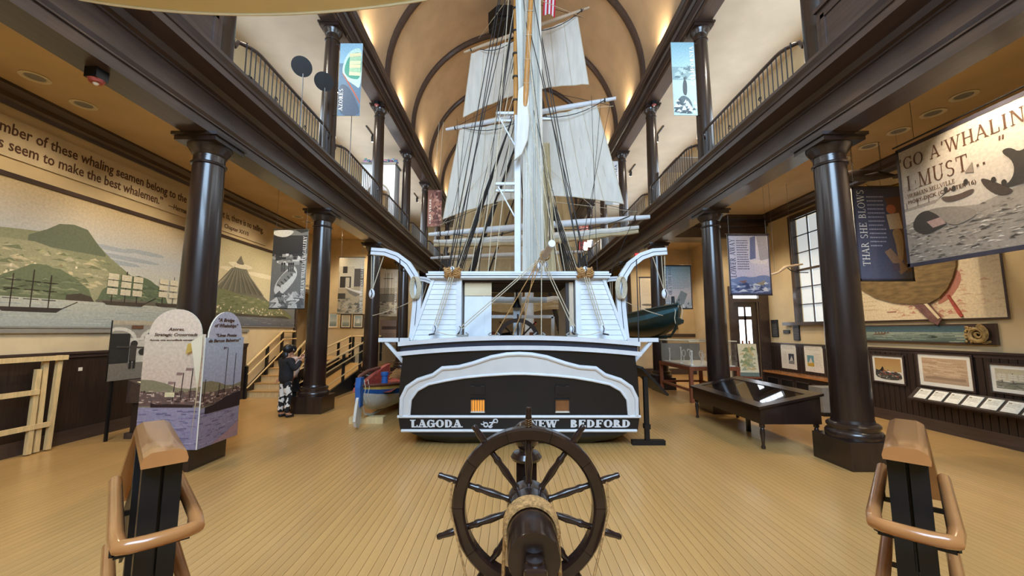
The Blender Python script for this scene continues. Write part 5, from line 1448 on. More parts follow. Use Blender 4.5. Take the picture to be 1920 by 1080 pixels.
MB().bx(-.35, .35, .3, .5, -.1, .03).build('cradle_block', PINE, ab); MB().bx(-.45, .5, 2.4, 2.6, -.1, -.02).build('cradle_block', PINE, ab)
# ------------------------------------------------------------------ right wall: pictures, labels, frieze, mural, plaques, bench
UN = (0, -1, 0); XP = WR - .05
p = Pic(1, 1).grad(0, .4, 1, 1, '#c9a468', '#b98d52').poly([(0, 0), (1, 0), (1, .3), (.8, .42), (.6, .32), (.45, .38), (.3, .5), (.15, .4), (0, .45)], '#4a473f').speck(.05, .95, .05, .45, 70, ['#d8d2c0', '#2e2c28', '#8d8878', '#b5533c'], .05, 2, .6, True).poly([(.18, .4), (.3, .62), (.34, .5), (.28, .36)], '#241f1c')
picture_frame('framed_print', 'framed print of a whale smashing a boat in dark waves on the wainscot', p, (XP, 8.95, .78), UN, UZ, .75, .61, .03, .05)
p = Pic(1, 1).grad(0, .3, 1, 1, '#d6b894', '#c9a884').grad(0, 0, 1, .3, '#b89a7c', '#c8aa88').speck(0, 1, .3, .9, 50, ['#c8a684', '#dcc2a0', '#bd9a78'], .25, 3, .15).hill([(.05, .22), (.3, .27), (.6, .23), (.95, .26)], .14, '#a3866c')
picture_frame('framed_print', 'large framed pale pinkish seascape with a wide white mount', p, (XP, 7.95, .82), UN, UZ, .97, .66, .03, .07)
p = Pic(1, 1).grad(0, .4, 1, 1, '#d8cdb0', '#c9bb98').rect(0, 0, 1, .35, '#8d8a78').ship(.3, .3, .5, '#6a6354', '#e0d8c2').speck(0, 1, .02, .4, 50, ['#a5a290', '#6d6b5e', '#c9c5b2'], .08, 4, .4, True)
picture_frame('framed_print', 'framed grey engraving of a ship in rough water by the wainscot end', p, (XP, 6.77, .87), UN, UZ, .95, .5, .03, .06)
t = thing('label_shelf', 'sloped dark shelf carrying a row of white caption cards below the framed prints', 'label shelf', (XP, 7.98, .5))
MB().prism([(0, .0), (-.03, .0), (-.24, .06), (-.24, .09), (-.02, .3), (0, .3)], (0, 0, 0), UX, UZ, (0, -2.9, 0)).build('shelf', DARKM, t)
sl = Vector((.22, 0, .21)).normalized()
for i in range(10):
    o = Vector((-.225, -.1 - .275 * i, .112))
    cd = MB().prism([(0, 0), (.225, 0), (.225, .235), (0, .235)], o, UN, sl, Vector((-.21, 0, .22)).normalized() * .006).build('caption_card', PAPER, t)
    Pic(.225, .235).rect(.02, .02, .98, .98, '#efe8d8').textlines(.12, .88, .45, .85, 4, '#a79c80', i).rect(.12, .74, .3, .84, '#8d7f60').build('print', cd, o + Vector((-.005, 0, .0055)), UN, sl)
t, u, w, n_ = sheet('painted_frieze', 'long narrow painted sea frieze with a carved gilt scroll at one end', 'frieze', (WR - .06, 9.1, 1.66), UN, UZ, 2.5, .36, .05, DARK)
p = Pic(2.04, .3).grad(0, 0, 1, .6, '#4f625c', '#9aa89a').grad(0, .6, 1, 1, '#56707a', '#3d5560').poly([(.1, .4), (.32, .42), (.3, .52), (.14, .47)], '#6a4a34').ell(.72, .3, .05, .07, '#3c403c').speck(0, 1, .02, .55, 60, ['#7d9086', '#a9b5a4', '#5a6e66'], .2, 5, .05)
for i in range(5): p.ell(.15 + i * .035, .56, .008, .05, '#7a3c2c')
p.build('print', t, (0, -.02, .03), UN, UZ)
GILT = mat('carved_gilt', '#a98d58', .5, .3, 20, bump=.3)
sc = MB().tube([(-.02 - .004 * i * .3, -2.27 - (.012 + .0042 * i) * math.cos(i * .42), .18 + (.012 + .0042 * i) * math.sin(i * .42)) for i in range(34)], [.012 + .0009 * i for i in range(34)], 6)
r_ = random.Random(5)
for i in range(24): sc.ball((-.012, -2.07 - r_.uniform(0, .13), .04 + r_.uniform(0, .27)), r_.uniform(.02, .035), 6, (.6, 1, 1))
for i in range(8): sc.ball((-.012, -2.2 - .03 * i, .045 + .01 * math.sin(i)), .024, 6, (.6, 1, 1))
sc.build('carved_scroll', GILT, t)
# wall mural with the big brown whale cut-out
t, u, w, n_ = sheet('whale_mural', 'pale wall mural splashed with red, a big brown whale shape over a boat', 'mural', (WR - .03, 9.3, 2.12), UN, UZ, 2.87, 2.3, .025, mat('mural_cream', '#e6d6b8', .7, .05, 2))
p = Pic(2.87, 2.3).rect(0, 0, 1, 1, '#e6d6b8').speck(.3, .8, .02, .4, 160, ['#d9b79c', '#cf9f88', '#e2c8ac', '#c88f7c'], .06, 6, .6, True).speck(.6, .98, .05, .6, 70, ['#dcc4a6', '#d3ae94', '#e2ceb0'], .09, 7, .3, True).poly([(.62, .1), (.72, .16), (.8, .3), (.78, .4), (.7, .24)], '#b57a6a')
p.textlines(.04, .22, .1, .3, 5, '#d2c09a', 2, .25).textlines(.28, .36, .07, .1, 1, '#a8685c', 2)
p.build('print', t, (0, 0, 0), UN, UZ)
WB = mat('brown_whale_print', '#7d6742', .6, .2, 5, (1, 1, 4))
MB().prism([(.0, .95), (.25, .72), (.6, .5), (1.0, .37), (1.4, .31), (1.72, .31), (1.9, .4), (2.05, .55), (2.16, .74), (2.24, .95), (2.27, 1.2), (2.25, 1.6), (2.0, 2.1), (.6, 2.2), (.1, 1.6)], (-.003, 0, 0), UN, UZ, (-.035, 0, 0)).build('whale_shape', WB, t)
MB().prism([(1.42, .3), (1.72, .3), (1.92, .0), (1.84, -.12), (1.72, -.05)], (-.04, 0, 0), UN, UZ, (-.02, 0, 0)).build('boat_shape', mat('maroon_print', '#7d5a58', .6, .2, 8), t)
MB().prism([(1.64, .3), (1.7, .3), (1.9, .02), (1.86, .0)], (-.061, 0, 0), UN, UZ, (-.006, 0, 0)).build('boat_keel_shape', CREAM, t)
MB().prism([(2.02, .42), (2.05, .44), (2.2, .14), (2.24, .04), (2.2, .02), (2.15, .1)], (-.004, 0, 0), UN, UZ, (-.02, 0, 0)).build('oar_shape', RED, t)
for a, b, c, d in ((0, 2.87, -.03, 0), (2.87, 2.9, -.03, 2.3)): MB().prism([(a, c), (b, c), (b, d), (a, d)], (0, 0, 0), UN, UZ, (-.012, 0, 0)).build('edge_moulding', DARK, t)
for y, z, W_, H_, lb in ((12.35, 1.71, .3, .52, 'tall dark bronze plaque with small raised lettering by the street door'), (11.82, 1.82, .26, .1, 'small dark bronze plaque between two taller plaques'), (11.4, 1.63, .24, .44, 'narrow dark bronze plaque with a round emblem under the window sill')):
    t, u, w, n_ = sheet('wall_plaque', lb, 'plaque', (WR - .03, y, z), UN, UZ, W_, H_, .028, BLACK, part='plate')
    Pic(W_, H_).rect(.03, .03, .97, .97, '#1f1d1c').textlines(.12, .88, .08, .8, max(2, int(H_ * 18)), '#6d675c', 3, .4).build('print', t, (0, 0, 0), UN, UZ)
    for q in (.02, H_ - .03): MB().bx(-.012, 0, -W_ + .01, -.01, q, q + .012).build('rim', IRON, t)
    if 'emblem' in lb: MB().lathe([(0, .006), (.03, .004), (.035, 0)], (0, -W_ / 2, H_ - .06), 12, 'X').build('emblem', PAPER, t)
for y, wd, c1, c2, lb in ((11.95, .63, '#3c4250', '#8d8a84', 'white poster with a small dark picture on the panelling over the bench'), (11.0, .65, '#6a9aa4', '#d0a83c', 'white poster with a small blue and yellow picture over the bench')):
    t, u, w, n_ = sheet('white_poster', lb, 'poster', (XP - .0, y, .8), UN, UZ, wd, .73, .012, PAPER)
    q = .5 if wd < .64 else .15
    Pic(wd, .73).rect(.02, .02, .98, .98, '#efe8d8').textlines(.1, .9, .8, .92, 2, '#c9c2ae', 1).textlines(.1 if q > .4 else .6, .42 if q > .4 else .92, .2, .7, 9, '#d6cfbc', 2).rect(q, .2, q + .36, .6, c1).rect(q, .2, q + .36, .34, c2).poly([(q + .05, .3), (q + .2, .52), (q + .3, .34)], '#d6d2c6').build('print', t, (0, 0, 0), UN, UZ)
t = thing('window_bench', 'long radiator bench with a pale wooden top and dark grille panels', 'bench', (WR - .4, 9.7, 0))
MB().bx(0, .345, 0, 2.5, .04, .66).build('body', DARKM, t); MB().bx(-.05, .345, -.03, 2.53, .66, .71).build('top', HONEY, t); MB().bx(-.02, .345, 0, 2.5, 0, .06).build('base', DARK, t)
for i in range(4):
    g = MB().bx(-.008, .0, .12 + i * .6, .58 + i * .6, .2, .52).build('grille', BLACK, t)
    for a, b, c, d in ((.1, .12, .18, .54), (.58, .6, .18, .54), (.1, .6, .18, .2), (.1, .6, .52, .54)): MB().bx(-.02, 0, a + i * .6, b + i * .6, c, d).build('grille_frame', DARK, g)
t = thing('grey_plinth_box', 'plain grey box with a black base behind the display desk', 'box', (7.2, 9.25, 0))
MB().bx(-.25, .25, -.2, .2, .08, .62).build('box_body', GREYP, t); MB().bx(-.26, .26, -.21, .21, 0, .08).build('base', BLACK, t)

# ------------------------------------------------------------------ hanging banners in the right aisle
EDGE = mat('banner_edge', '#3b3846', .6)
p = Pic(1, 1).rect(0, 0, 1, 1, '#a9a8b8').grad(0, .28, 1, 1, '#b4aec0', '#bdb9c4').grad(0, 0, 1, .26, '#3f4c72', '#6f80a6').poly([(.1, .26), (.3, .31), (.55, .28), (.8, .33), (1, .3), (1, .2), (.1, .2)], '#6a7aa2')
p.poly([(.55, .95), (.68, .98), (.66, .6), (.52, .58)], '#5d6488').poly([(.7, .98), (.95, .98), (.97, .6), (.76, .56)], '#8d8a94').poly([(.5, .58), (.95, .56), (.9, .5), (.56, .52)], '#c3bcc0').speck(.05, .95, .03, .2, 50, ['#8a97b8', '#c3c6d2', '#35426a'], .09, 2, .3, True).poly([(.2, .22), (.42, .24), (.36, .19)], '#7a5a58').poly([(.62, .18), (.86, .24), (.8, .15)], '#8a8070')
p.textlines(.21, .5, .42, .93, 13, '#5d5a70', 4, .4)
t = banner('story_banner', 'lavender hanging banner lettered LOWER AWAY with a ship lowering boats', 5.2, 9.36, 2.75, 1.0, 1.46, p, edge=EDGE)
words(fit(serif('LOWER AWAY', .13, INKN, t, (.17, -.006, .4), UZ, (-1, 0, 0), T=.13, depth=.002), 2, .42, 1.36), 2, .03)
p = Pic(1, 1).rect(0, 0, 1, 1, '#4d5268').grad(0, 0, 1, 1, '#565b72', '#454a60').poly([(.6, .88), (.9, .9), (.97, .1), (.88, .08)], '#6a4a3e')
p.ell(.7, .76, .09, .05, '#b06a4c').poly([(.6, .7), (.84, .72), (.88, .55), (.64, .54)], '#c9b59a').poly([(.66, .54), (.88, .55), (.84, .2), (.74, .2), (.72, .4)], '#a98f6c').poly([(.5, .3), (.62, .34), (.9, .12), (.76, .06)], '#9a7d68').rect(.62, .1, .75, .18, '#5d5468')
p.textlines(.26, .58, .36, .93, 13, '#a9a9bc', 5, .3)
t = banner('story_banner', 'slate blue hanging banner lettered THAR SHE BLOWS with a lookout', 6.13, 6.9, 2.78, .97, 1.7, p, edge=EDGE)
words(fit(serif('THAR SHE BLOWS', .13, INKW, t, (.21, -.006, .25), UZ, (-1, 0, 0), T=.13, depth=.002), 2, .26, 1.64), 2, .03)
p = Pic(1, 1).grad(0, .3, 1, 1, '#c9c3c8', '#7fa9c0').grad(0, .0, 1, .3, '#8fb3c4', '#c9bfc0').poly([(.36, .08), (.62, .42), (.84, .34), (.66, .06)], '#7d8a90').poly([(.5, .2), (.56, .24), (.54, .17)], '#3a4148').speck(.05, .98, .02, .14, 40, ['#5d6a70', '#d8dce0', '#a9b5ba'], .07, 4, .5, True)
for x in (.06, .12, .18): p.line([(x, .1), (x, .3)], .012, '#5a6470')
p.textlines(.33, .95, .46, .93, 14, '#6d8ea4', 5, .35)
t = banner('story_banner', 'pale blue hanging banner lettered A DEAD WHALE OR A STOVE BOAT', 5.3, 13.75, 2.66, 1.0, 1.52, p, edge=EDGE)
words(fit(serif('A DEAD WHALE', .11, INKN, t, (.15, -.006, .5), UZ, (-1, 0, 0), T=.13, depth=.002), 2, .55, 1.46), 2, .03)
words(fit(serif('OR A STOVE BOAT', .11, INKN, t, (.3, -.006, .5), UZ, (-1, 0, 0), T=.13, depth=.002), 2, .5, 1.46), 2, .03)
p = Pic(1, 1).rect(0, 0, 1, 1, '#e8dcc4').textlines(.15, .9, .45, .92, 12, '#cfc0a2', 6, .3).poly([(.1, .2), (.4, .22), (.9, .2), (.9, .16), (.4, .15), (.1, .17)], '#7d7466').poly([(.7, .3), (.9, .31), (.9, .28), (.7, .27)], '#8d8474').poly([(.2, .08), (.5, .1), (.45, .05)], '#a99e88')
banner('story_banner', 'cream hanging banner with small drawings of whaling tools', 5.42, 16.7, 2.72, .7, 1.45, p, edge=EDGE)
# the big banner turned towards the nave
t = thing('story_banner', 'large grey hanging banner lettered GO A WHALING I MUST over a breaching whale', 'banner', (6.4, 6.3, 2.94))
MB().bx(0, .012, -2.6, 0, 0, 1.9).build('cloth', PAPER, t)
p = Pic(2.6, 1.9).grad(0, 0, 1, .35, '#8d8478', '#b3a99c').grad(0, .35, 1, 1, '#c4b9ac', '#cfc6bc')
p.hill([(.0, .3), (.1, .36), (.25, .4), (.4, .36), (.6, .42), (.8, .35), (1, .38)], .0, '#9c9286').ship(.1, .46, .24, '#9a9086', '#b9afa4').speck(.02, .98, .02, .32, 120, ['#7a7268', '#d6cec2', '#5c554e', '#b9b0a4', '#4a443e'], .06, 6, .25, True).speck(.02, .98, .02, .36, 260, ['#8d857a', '#c6bdb0', '#6c655c'], .04, 16, .3, True)
p.poly([(.05, .3), (.08, .4), (.14, .43), (.22, .38), (.26, .28), (.2, .25), (.12, .22)], '#3a3430').poly([(.14, .33), (.22, .34), (.24, .28), (.17, .27)], '#a98d84').poly([(.14, .43), (.3, .4), (.42, .3), (.3, .24), (.24, .28), (.2, .37)], '#8d8378')
p.poly([(.22, .5), (.3, .47), (.4, .49), (.38, .44), (.26, .43)], '#5a4a40').poly([(.42, .56), (.52, .44), (.56, .38), (.5, .37), (.44, .46)], '#4a3f38')
for x, y in ((.26, .54), (.3, .53), (.36, .55), (.48, .5), (.52, .46)): p.ell(x, y, .011, .022, '#3a322c')
p.poly([(.5, .42), (.56, .47), (.57, .58), (.52, .68), (.56, .69), (.6, .62), (.66, .7), (.69, .68), (.64, .56), (.64, .42)], '#3d3833').poly([(.36, .62), (.4, .68), (.4, .6)], '#8d8074')
p.build('print', t, (-.001, 0, 0), UN, UZ)
words(serif('`GO A', .2, INK, t, (-.008, -.05, 1.56), UN, UZ, T=.12, depth=.002, width=.62), 1, .06); serif("'WHALING", .2, INK, t, (-.008, -.68, 1.56), UN, UZ, T=.12, depth=.002, width=1.15)
words(serif('I MUST...', .24, INK, t, (-.008, -.12, 1.2), UN, UZ, T=.12, depth=.002, width=1.1), 1, .04); serif('"', .2, INK, t, (-.008, -1.35, 1.3), UN, UZ, T=.12, depth=.002)
words(fit(serif('HERMAN MELVILLE', .065, INK, t, (-.008, -.12, 1.08), UN, UZ, T=.14, depth=.002), 1, -.8, -.12), 1, .02)
words(fit(text('MOBY-DICK (CHAPTER 16)', .085, INK, t, (-.008, -.12, .98), UN, UZ), 1, -1.05, -.12), 1, .02)
for a, b, c, d in ((0, -.04, -.02, 1.92), (-2.6, -2.56, -.02, 1.92), (-2.6, 0, -.03, .03), (-2.6, 0, 1.88, 1.94)): MB().bx(-.008, .016, a, b, c, d).build('edge_strip', EDGE, t)
MB().tube([(.006, .05, 2.0), (.006, -2.65, 2.0)], .014, 8).build('hanging_rod', IRON, t)
for y in (-.3, -2.3): MB().cyl((.006, y, 2.0), (.006, y, ZC - 2.94), .004, n=4).build('hanging_chain', IRON, t)

wall_wash(5.65, 12.95, ZC, 5.8, 13.75, 3.2, 60, 70)  # spotlight added to brighten the unlit dead whale banner, no known fixture
# carved whale, brass horn and old harpoon pole hung from the ceiling
t = thing('hanging_whale_carving', 'dark carved whale hanging on chains above the slate blue banner', 'carving', (6.85, 7.3, 4.86))
WH = mat('dark_carved_wood', '#3a2f2a', .6, .25, 12, bump=.3)
MB().lathe([(0, -.5), (.06, -.48), (.1, -.36), (.115, -.15), (.1, .1), (.06, .32), (.03, .46), (0, .5)], (0, 0, 0), 14, 'X').build('body', WH, t)
MB().prism([(.42, 0), (.6, .14), (.66, .1), (.58, 0), (.66, -.1), (.6, -.14)], (0, 0, -.012), UX, UY, (0, 0, .024)).build('tail_fluke', WH, t)
MB().prism([(-.2, -.08), (-.05, -.24), (0, -.2), (-.1, -.07)], (0, 0, -.04), UX, UY, (0, 0, .02)).build('fin', WH, t)
for x in (-.3, .25):
    ch = MB()
    for k_ in range(14): ch.tube([(x + (.011 * math.cos(a) if k_ % 2 else 0), (0 if k_ % 2 else .011 * math.cos(a)), .13 + k_ * .04 + .024 * math.sin(a)) for a in [v * PI / 3 for v in range(6)]], .004, 3, closed=True)
    ch.build('chain', IRON, t)
t = thing('brass_horn', 'curved brass horn hung beneath the dark carved whale', 'horn', (7.05, 7.3, 4.66))
MB().tube([(-.3, 0, .02), (-.24, 0, -.02), (-.05, 0, -.03), (.2, 0, -.02), (.35, 0, .02)], [.012, .02, .026, .03, .034], 10).build('horn_tube', mat('brass', '#b08a44', .3, .1, 10, metal=.9), t)
MB().cyl((0, 0, 0), (0, 0, .1), .004, n=4).build('hanging_wire', IRON, t)
t = thing('harpoon_pole', 'knotty bent wooden harpoon pole hung in front of the window', 'pole', (6.62, 9.55, 3.36))
MB().tube([(-.5, 0, -.2), (-.35, 0, -.12), (-.12, 0, -.05), (.06, 0, .08), (.12, 0, .1), (.5, 0, .16)], [.02, .03, .024, .04, .03, .02], 8).build('pole', SPARP, t)
MB().tube([(.1, 0, .09), (.2, 0, .0), (.4, 0, -.05), (.62, 0, -.05)], .012, 6).build('iron_line', IRON, t)
for x in (-.2, .25): MB().cyl((x, 0, .05 if x > 0 else -.08), (x, 0, 2.19), .003, n=4).build('hanging_wire', STEEL, t)

# ------------------------------------------------------------------ glazed display desk
t = thing('display_desk', 'low dark display desk with a sloped glass top and turned legs', 'desk', (4.5, 7.75, 0))
W2, L2 = .49, 1.2
def ztop(x): return .785 + .195 * x / (2 * W2)
for y in (-L2, L2 - .03):
    MB().prism([(-W2, .40), (W2, .40), (W2, ztop(W2) - .04), (-W2, ztop(-W2) - .04)], (0, y, 0), UX, UZ, (0, .03, 0)).build('end_panel', DARKG, t)
for x in (-W2, W2 - .03): MB().bx(x, x + .03, -L2 + .03, L2 - .03, .40, ztop(x) - .045).build('side_panel', DARKG, t)
for x0, x1, y0, y1 in ((-W2 - .04, -W2 + .13, -L2 - .04, L2 + .04), (W2 - .13, W2 + .04, -L2 - .04, L2 + .04), (-W2 + .13, W2 - .13, -L2 - .04, -L2 + .14), (-W2 + .13, W2 - .13, L2 - .14, L2 + .04)):
    MB().prism([(x0, ztop(x0) - .04), (x1, ztop(x1) - .04), (x1, ztop(x1)), (x0, ztop(x0))], (0, y0, 0), UX, UZ, (0, y1 - y0, 0)).build('top_frame', DARKG, t)
MB().prism([(-W2 + .13, ztop(-W2 + .13) - .015), (W2 - .13, ztop(W2 - .13) - .015), (W2 - .13, ztop(W2 - .13) - .009), (-W2 + .13, ztop(-W2 + .13) - .009)], (0, -L2 + .14, 0), UX, UZ, (0, 2 * L2 - .28, 0)).build('glass', BEDGLASS, t)
MB().bx(-W2 + .03, W2 - .03, -L2 + .03, L2 - .03, .44, .47).build('tray', mat('dark_felt', '#2a2c34', .9), t)
lg = MB().lathe([(.03, 0), (.034, .02), (.022, .06), (.03, .14), (.04, .24), (.034, .3), (.026, .32), (.042, .335), (.042, .4)], n=14).mesh('leg'); lg.materials.append(DARKG)
for x in (-W2 + .05, W2 - .05):
    for y in (-L2 + .06, L2 - .06): link('leg', lg, t, (x, y, .012))
MB().bx(-.03, .03, -.03, .03, 0, .42).build('centre_leg', DARKG, t)
for x, y, w_, l_, m_, lb, ct, nm in ((-.1, -.2, .16, .3, PAPER, 'open white booklet lying inside the glazed display desk', 'booklet', 'open_booklet'), (.1, -.65, .22, .12, GREYP, 'grey caption board lying inside the glazed display desk', 'caption', 'caption_board'), (0, .45, .05, .7, SPARP, 'long pale bone rod lying inside the glazed display desk', 'rod', 'bone_rod')):
    q = MB().box((0, 0, .03), (w_, l_, .04)).build(nm, m_, None, (4.5 + x, 7.75 + y, .475), .3, bevel=.012); tag(q, lb, ct)

# ------------------------------------------------------------------ glass case of carved bone on a red-brown table
t = thing('glass_case_table', 'red-brown table topped by a large glass case of carved bone', 'display case', (4.72, 10.66, 0))
MB().bx(0, 1.35, 0, 2.2, .84, .94).build('table_top', REDWOOD, t)
for x in (.05, 1.3):
    for y in (.05, 2.15): MB().bx(x - .045, x + .045, y - .045, y + .045, 0, .84).build('leg', REDWOOD, t)
for y in (.05, 2.15): MB().bx(.09, 1.26, y - .025, y + .025, .28, .34).build('stretcher', REDWOOD, t)
for x in (.05, 1.3): MB().bx(x - .025, x + .025, .09, 2.1, .28, .34).build('stretcher', REDWOOD, t)
for a, b, c, d in ((.04, .046, .04, 2.16), (1.304, 1.31, .04, 2.16), (.046, 1.304, .04, .046), (.046, 1.304, 2.154, 2.16)): MB().bx(a, b, c, d, .945, 1.6).build('glass_pane', BEDGLASS, t)
MB().bx(.046, 1.304, .046, 2.154, 1.596, 1.602).build('case_lid', BEDGLASS, t)
for a, b, c, d in ((.03, .06, .03, 2.17), (1.29, 1.32, .03, 2.17), (.06, 1.29, .03, .06), (.06, 1.29, 2.14, 2.17)): MB().bx(a, b, c, d, 1.602, 1.63).build('lid_rim', CREAM, t)
MB().bx(.055, .075, 2.08, 2.14, .965, 1.59).bx(.055, 1.3, 2.13, 2.14, .965, 1.5).build('back_board', GREYP, t)
MB().bx(.08, 1.27, .08, 2.12, .941, .965).build('display_bed', PAPER, t)
BONE = mat('ivory_bone', '#ece6da', .45, .05, 12)
r_ = random.Random(9)
kinds = ('tall carved bone stand in the glass case', 'ring-headed carved bone tool in the glass case', 'curled carved bone hook in the glass case', 'small branching bone rack in the glass case')
for i in range(12):
    x, y = 4.72 + .2 + .95 * (i % 4) / 3 + r_.uniform(-.05, .05), 10.66 + .3 + .7 * (i // 4) + r_.uniform(-.1, .1); k_ = i % 4
    q = MB(); hh = r_.uniform(.22, .42) + (.12 if k_ == 0 else 0)
    q.lathe([(0, 0), (.06, 0), (.05, .02), (.012, .04)], n=10)
    if k_ == 0: q.tube([(0, 0, .03), (.01, 0, hh * .6), (0, 0, hh)], [.02, .016, .02], 6).ball((0, 0, hh), .03, 8)
    elif k_ == 1: q.tube([(0, 0, .03), (0, 0, hh * .5)], .012, 6).tube([(.05 * math.cos(a), 0, hh * .5 + .1 + .1 * math.sin(a)) for a in [v * PI / 6 for v in range(12)]], .01, 5, closed=True)
    elif k_ == 2: q.tube([(0, 0, .03), (.03, 0, hh * .6), (.0, 0, hh * .85), (-.06, 0, hh * .9), (-.08, 0, hh * .75)], [.014, .016, .018, .016, .012], 6)
    else:
        q.tube([(0, 0, .03), (0, 0, hh * .7)], .012, 6)
        for s_ in (-1, 1): q.tube([(0, 0, hh * .3), (s_ * .07, 0, hh * .45), (s_ * .08, 0, hh * .7)], .01, 5)
    tag(q.build('carved_bone_piece', BONE, None, (x, y, .966), r_.uniform(-.5, .5)), kinds[k_], 'carving', 'carved bone pieces in the glass case')

# ------------------------------------------------------------------ easel by the door, stand beside the hull, hung whaleboat
t = thing('sign_easel', 'wooden easel holding a tilted map board near the street door', 'easel', (6.95, 11.7, 0), R(-12))
for x in (-.22, .22): MB().bar((x, -.02, 0), (x * .4, .22, 1.6), .04).build('front_leg', REDWOOD, t)
MB().bar((0, .62, 0), (0, .2, 1.4), .04).build('rear_leg', REDWOOD, t); MB().bx(-.3, .3, -.01, .07, .52, .56).build('ledge', REDWOOD, t)
bw_, bu_ = Vector((1, 0, 0)), Vector((0, .14, .98)).normalized()
MB().prism([(0, 0), (.5, 0), (.5, .95), (0, .95)], (-.25, .03, .57), bw_, bu_, (0, .02, 0)).build('board', PAPER, t)
Pic(.5, .95).rect(0, 0, 1, 1, '#dcd6b8').rect(0, 0, 1, .12, '#6a7a72').poly([(.2, .2), (.5, .3), (.8, .5), (.7, .8), (.4, .85), (.3, .5)], '#b9bc90').speck(.15, .85, .2, .9, 40, ['#8d9a6c', '#c9b37c', '#a3a888'], .07, 3, 1, True).build('print', t, Vector((-.25, .03, .57)), bw_, bu_)
t = thing('slanted_sign_stand', 'black stand with a slanted reading board beside the ship hull', 'sign stand', (2.27, 6.86, 0))
MB().bx(-.05, .29, -.05, .05, 0, .08).bx(-.26, -.05, -.05, .05, 0, .08).build('foot', BLACK, t); MB().bx(-.035, .035, -.035, .035, .08, 1.12).build('post', BLACK, t); MB().bx(-.05, .05, -.05, .05, .26, .34).build('collar', BLACK, t)
MB().prism([(-.08, 1.26), (.36, .80), (.38, .83), (-.05, 1.29)], (0, -.05, 0), UX, UZ, (0, .75, 0)).build('reading_board', BLACK, t)
Pic(.62, .5).rect(0, 0, 1, 1, '#b9ad94').textlines(.1, .9, .2, .8, 7, '#6d6250', 3).build('print', t, Vector((.37, .02, .832)), (0, 1, 0), Vector((-.44, 0, .46)).normalized())
wbt = thing('hung_whaleboat', 'dark green whaleboat with a teal strake hanging from the white davits', 'boat', (3.22, 7.75, 1.74), R(1))
rw = boat_mesh(4.8, 1.15, .52, .15)
boat_skin(rw, 0, .74).build('hull', GREEN, wbt); boat_skin(rw, .74, .9).build('teal_strake', TEAL, wbt); boat_skin(rw, .9, 1).build('sheer_strake', GREEN, wbt)
for e in (0, -1): MB().tube([Vector(q) for q in [r[e] for r in rw]], .025, 6).build('gunwale', GREEN, wbt)
MB().tube([(0, -.02, .66), (0, -.02, .4), (0, .05, .2), (0, .3, .04), (0, 2.4, -.02), (0, 4.5, .05)], .025, 6).build('keel', GREEN, wbt)
MB().prism([(-.26, .36), (-.02, .42), (.06, .3), (-.02, .26), (-.24, .3)], (-.02, -.02, 0), UY, UZ, (.04, 0, 0)).build('rudder_fitting', GREEN, wbt)
MB().cyl((0, .12, .6), (0, .12, .84), .035, .03, 10).build('loggerhead', BLACK, wbt)
for x in (-.06, .08): MB().tube([(x, .0, .7), (x + .03, -.05, .55), (x, -.06, .4), (x + .03, -.02, .3)], .008, 4).build('lashing', ROPEP, wbt)
mm = MB()
for i in range(3): mm.tube([(.02 + .09 * math.cos(a), .35 + .1 * math.sin(a), .62 + .03 * i) for a in [v * PI / 5 for v in range(10)]], .015, 4, closed=True)
mm.build('rope_coil', ROPE, wbt)
MB().bx(-.3, .3, .9, 1.05, .44, .47).build('thwart', SPARP, wbt); MB().bx(-.45, .45, 2.3, 2.5, .4, .43).build('thwart', SPARP, wbt)

# exit signs
for x, y, z, lb in ((4.42, 13.5, 4.4, 'red lit EXIT sign hung under the right balcony beam'), (1.55, 28.6, 2.35, 'red lit EXIT sign at the far end seen over the deck')):
    t = thing('exit_sign', lb, 'sign', (x, y, z)); MB().bx(-.17, .17, 0, .05, 0, .2).build('housing', RED, t)
    text('EXIT', .16, EXITM, t, (-.14, -.003, .045), UX, UZ, bold=.02)
    MB().cyl((0, .025, .2), (0, .025, (4.85 if y < 20 else 4.9) - z), .008, n=6).build('stem', IRON, t)
# ------------------------------------------------------------------ ship's wheel in the foreground
wc = Vector((.1, 2.45, .875))
t = thing('ships_wheel', 'dark wooden ship steering wheel with rope-wound barrel on a stand', 'ship wheel', (wc.x, wc.y, 0))
def wl(p): return (p[0], p[1], p[2] + wc.z)
RO, RI = .452, .375
for k_ in range(10):          # rim felloes, one per spoke bay
    a0 = PI / 2 + k_ * PI / 5 - PI / 10; seg = MB(); N_ = 7; ring = []
    for i in range(N_ + 1):
        a = a0 + (PI / 5 - .006) * i / N_
        for rr_, yy in ((RI, -.03), (RI + .012, -.045), (RO - .012, -.045), (RO, -.03), (RO, .03), (RO - .012, .045), (RI + .012, .045), (RI, .03)): ring.append(wl((rr_ * math.cos(a), yy, rr_ * math.sin(a))))
    seg.add(ring, [(8 * i + j, 8 * i + (j + 1) % 8, 8 * i + 8 + (j + 1) % 8, 8 * i + 8 + j) for i in range(N_) for j in range(8)] + [tuple(range(8))[::-1], tuple(range(8 * N_, 8 * N_ + 8))])
    seg.build('rim_felloe', WHEELW, t)
sp_pr = [(0, .10), (.021, .10), (.021, .14), (.016, .16), (.019, .2), (.023, .25), (.018, .31), (.022, .33), (.022, .345), (.017, .36), (.017, .455), (.013, .465), (.021, .49), (.020, .53), (.016, .565), (.018, .585), (.014, .6), (0, .603)]
sme = MB().lathe(sp_pr, n=10).mesh('spoke'); sme.materials.append(WHEELW)
for k_ in range(10):
    o = link('spoke', sme, t, (0, 0, wc.z)); o.rotation_euler = (0, -(k_ * PI / 5), 0); o.scale = (1, 1, .94)
MB().tube([wl((.018 * math.cos(a), .018 * math.sin(a) - .0, .475 * .94 + .004 * (i % 2) + .0015 * i)) for i, a in enumerate([v * PI / 4 for v in range(33)])], .004, 4).build('kingspoke_lashing', ROPE, t)
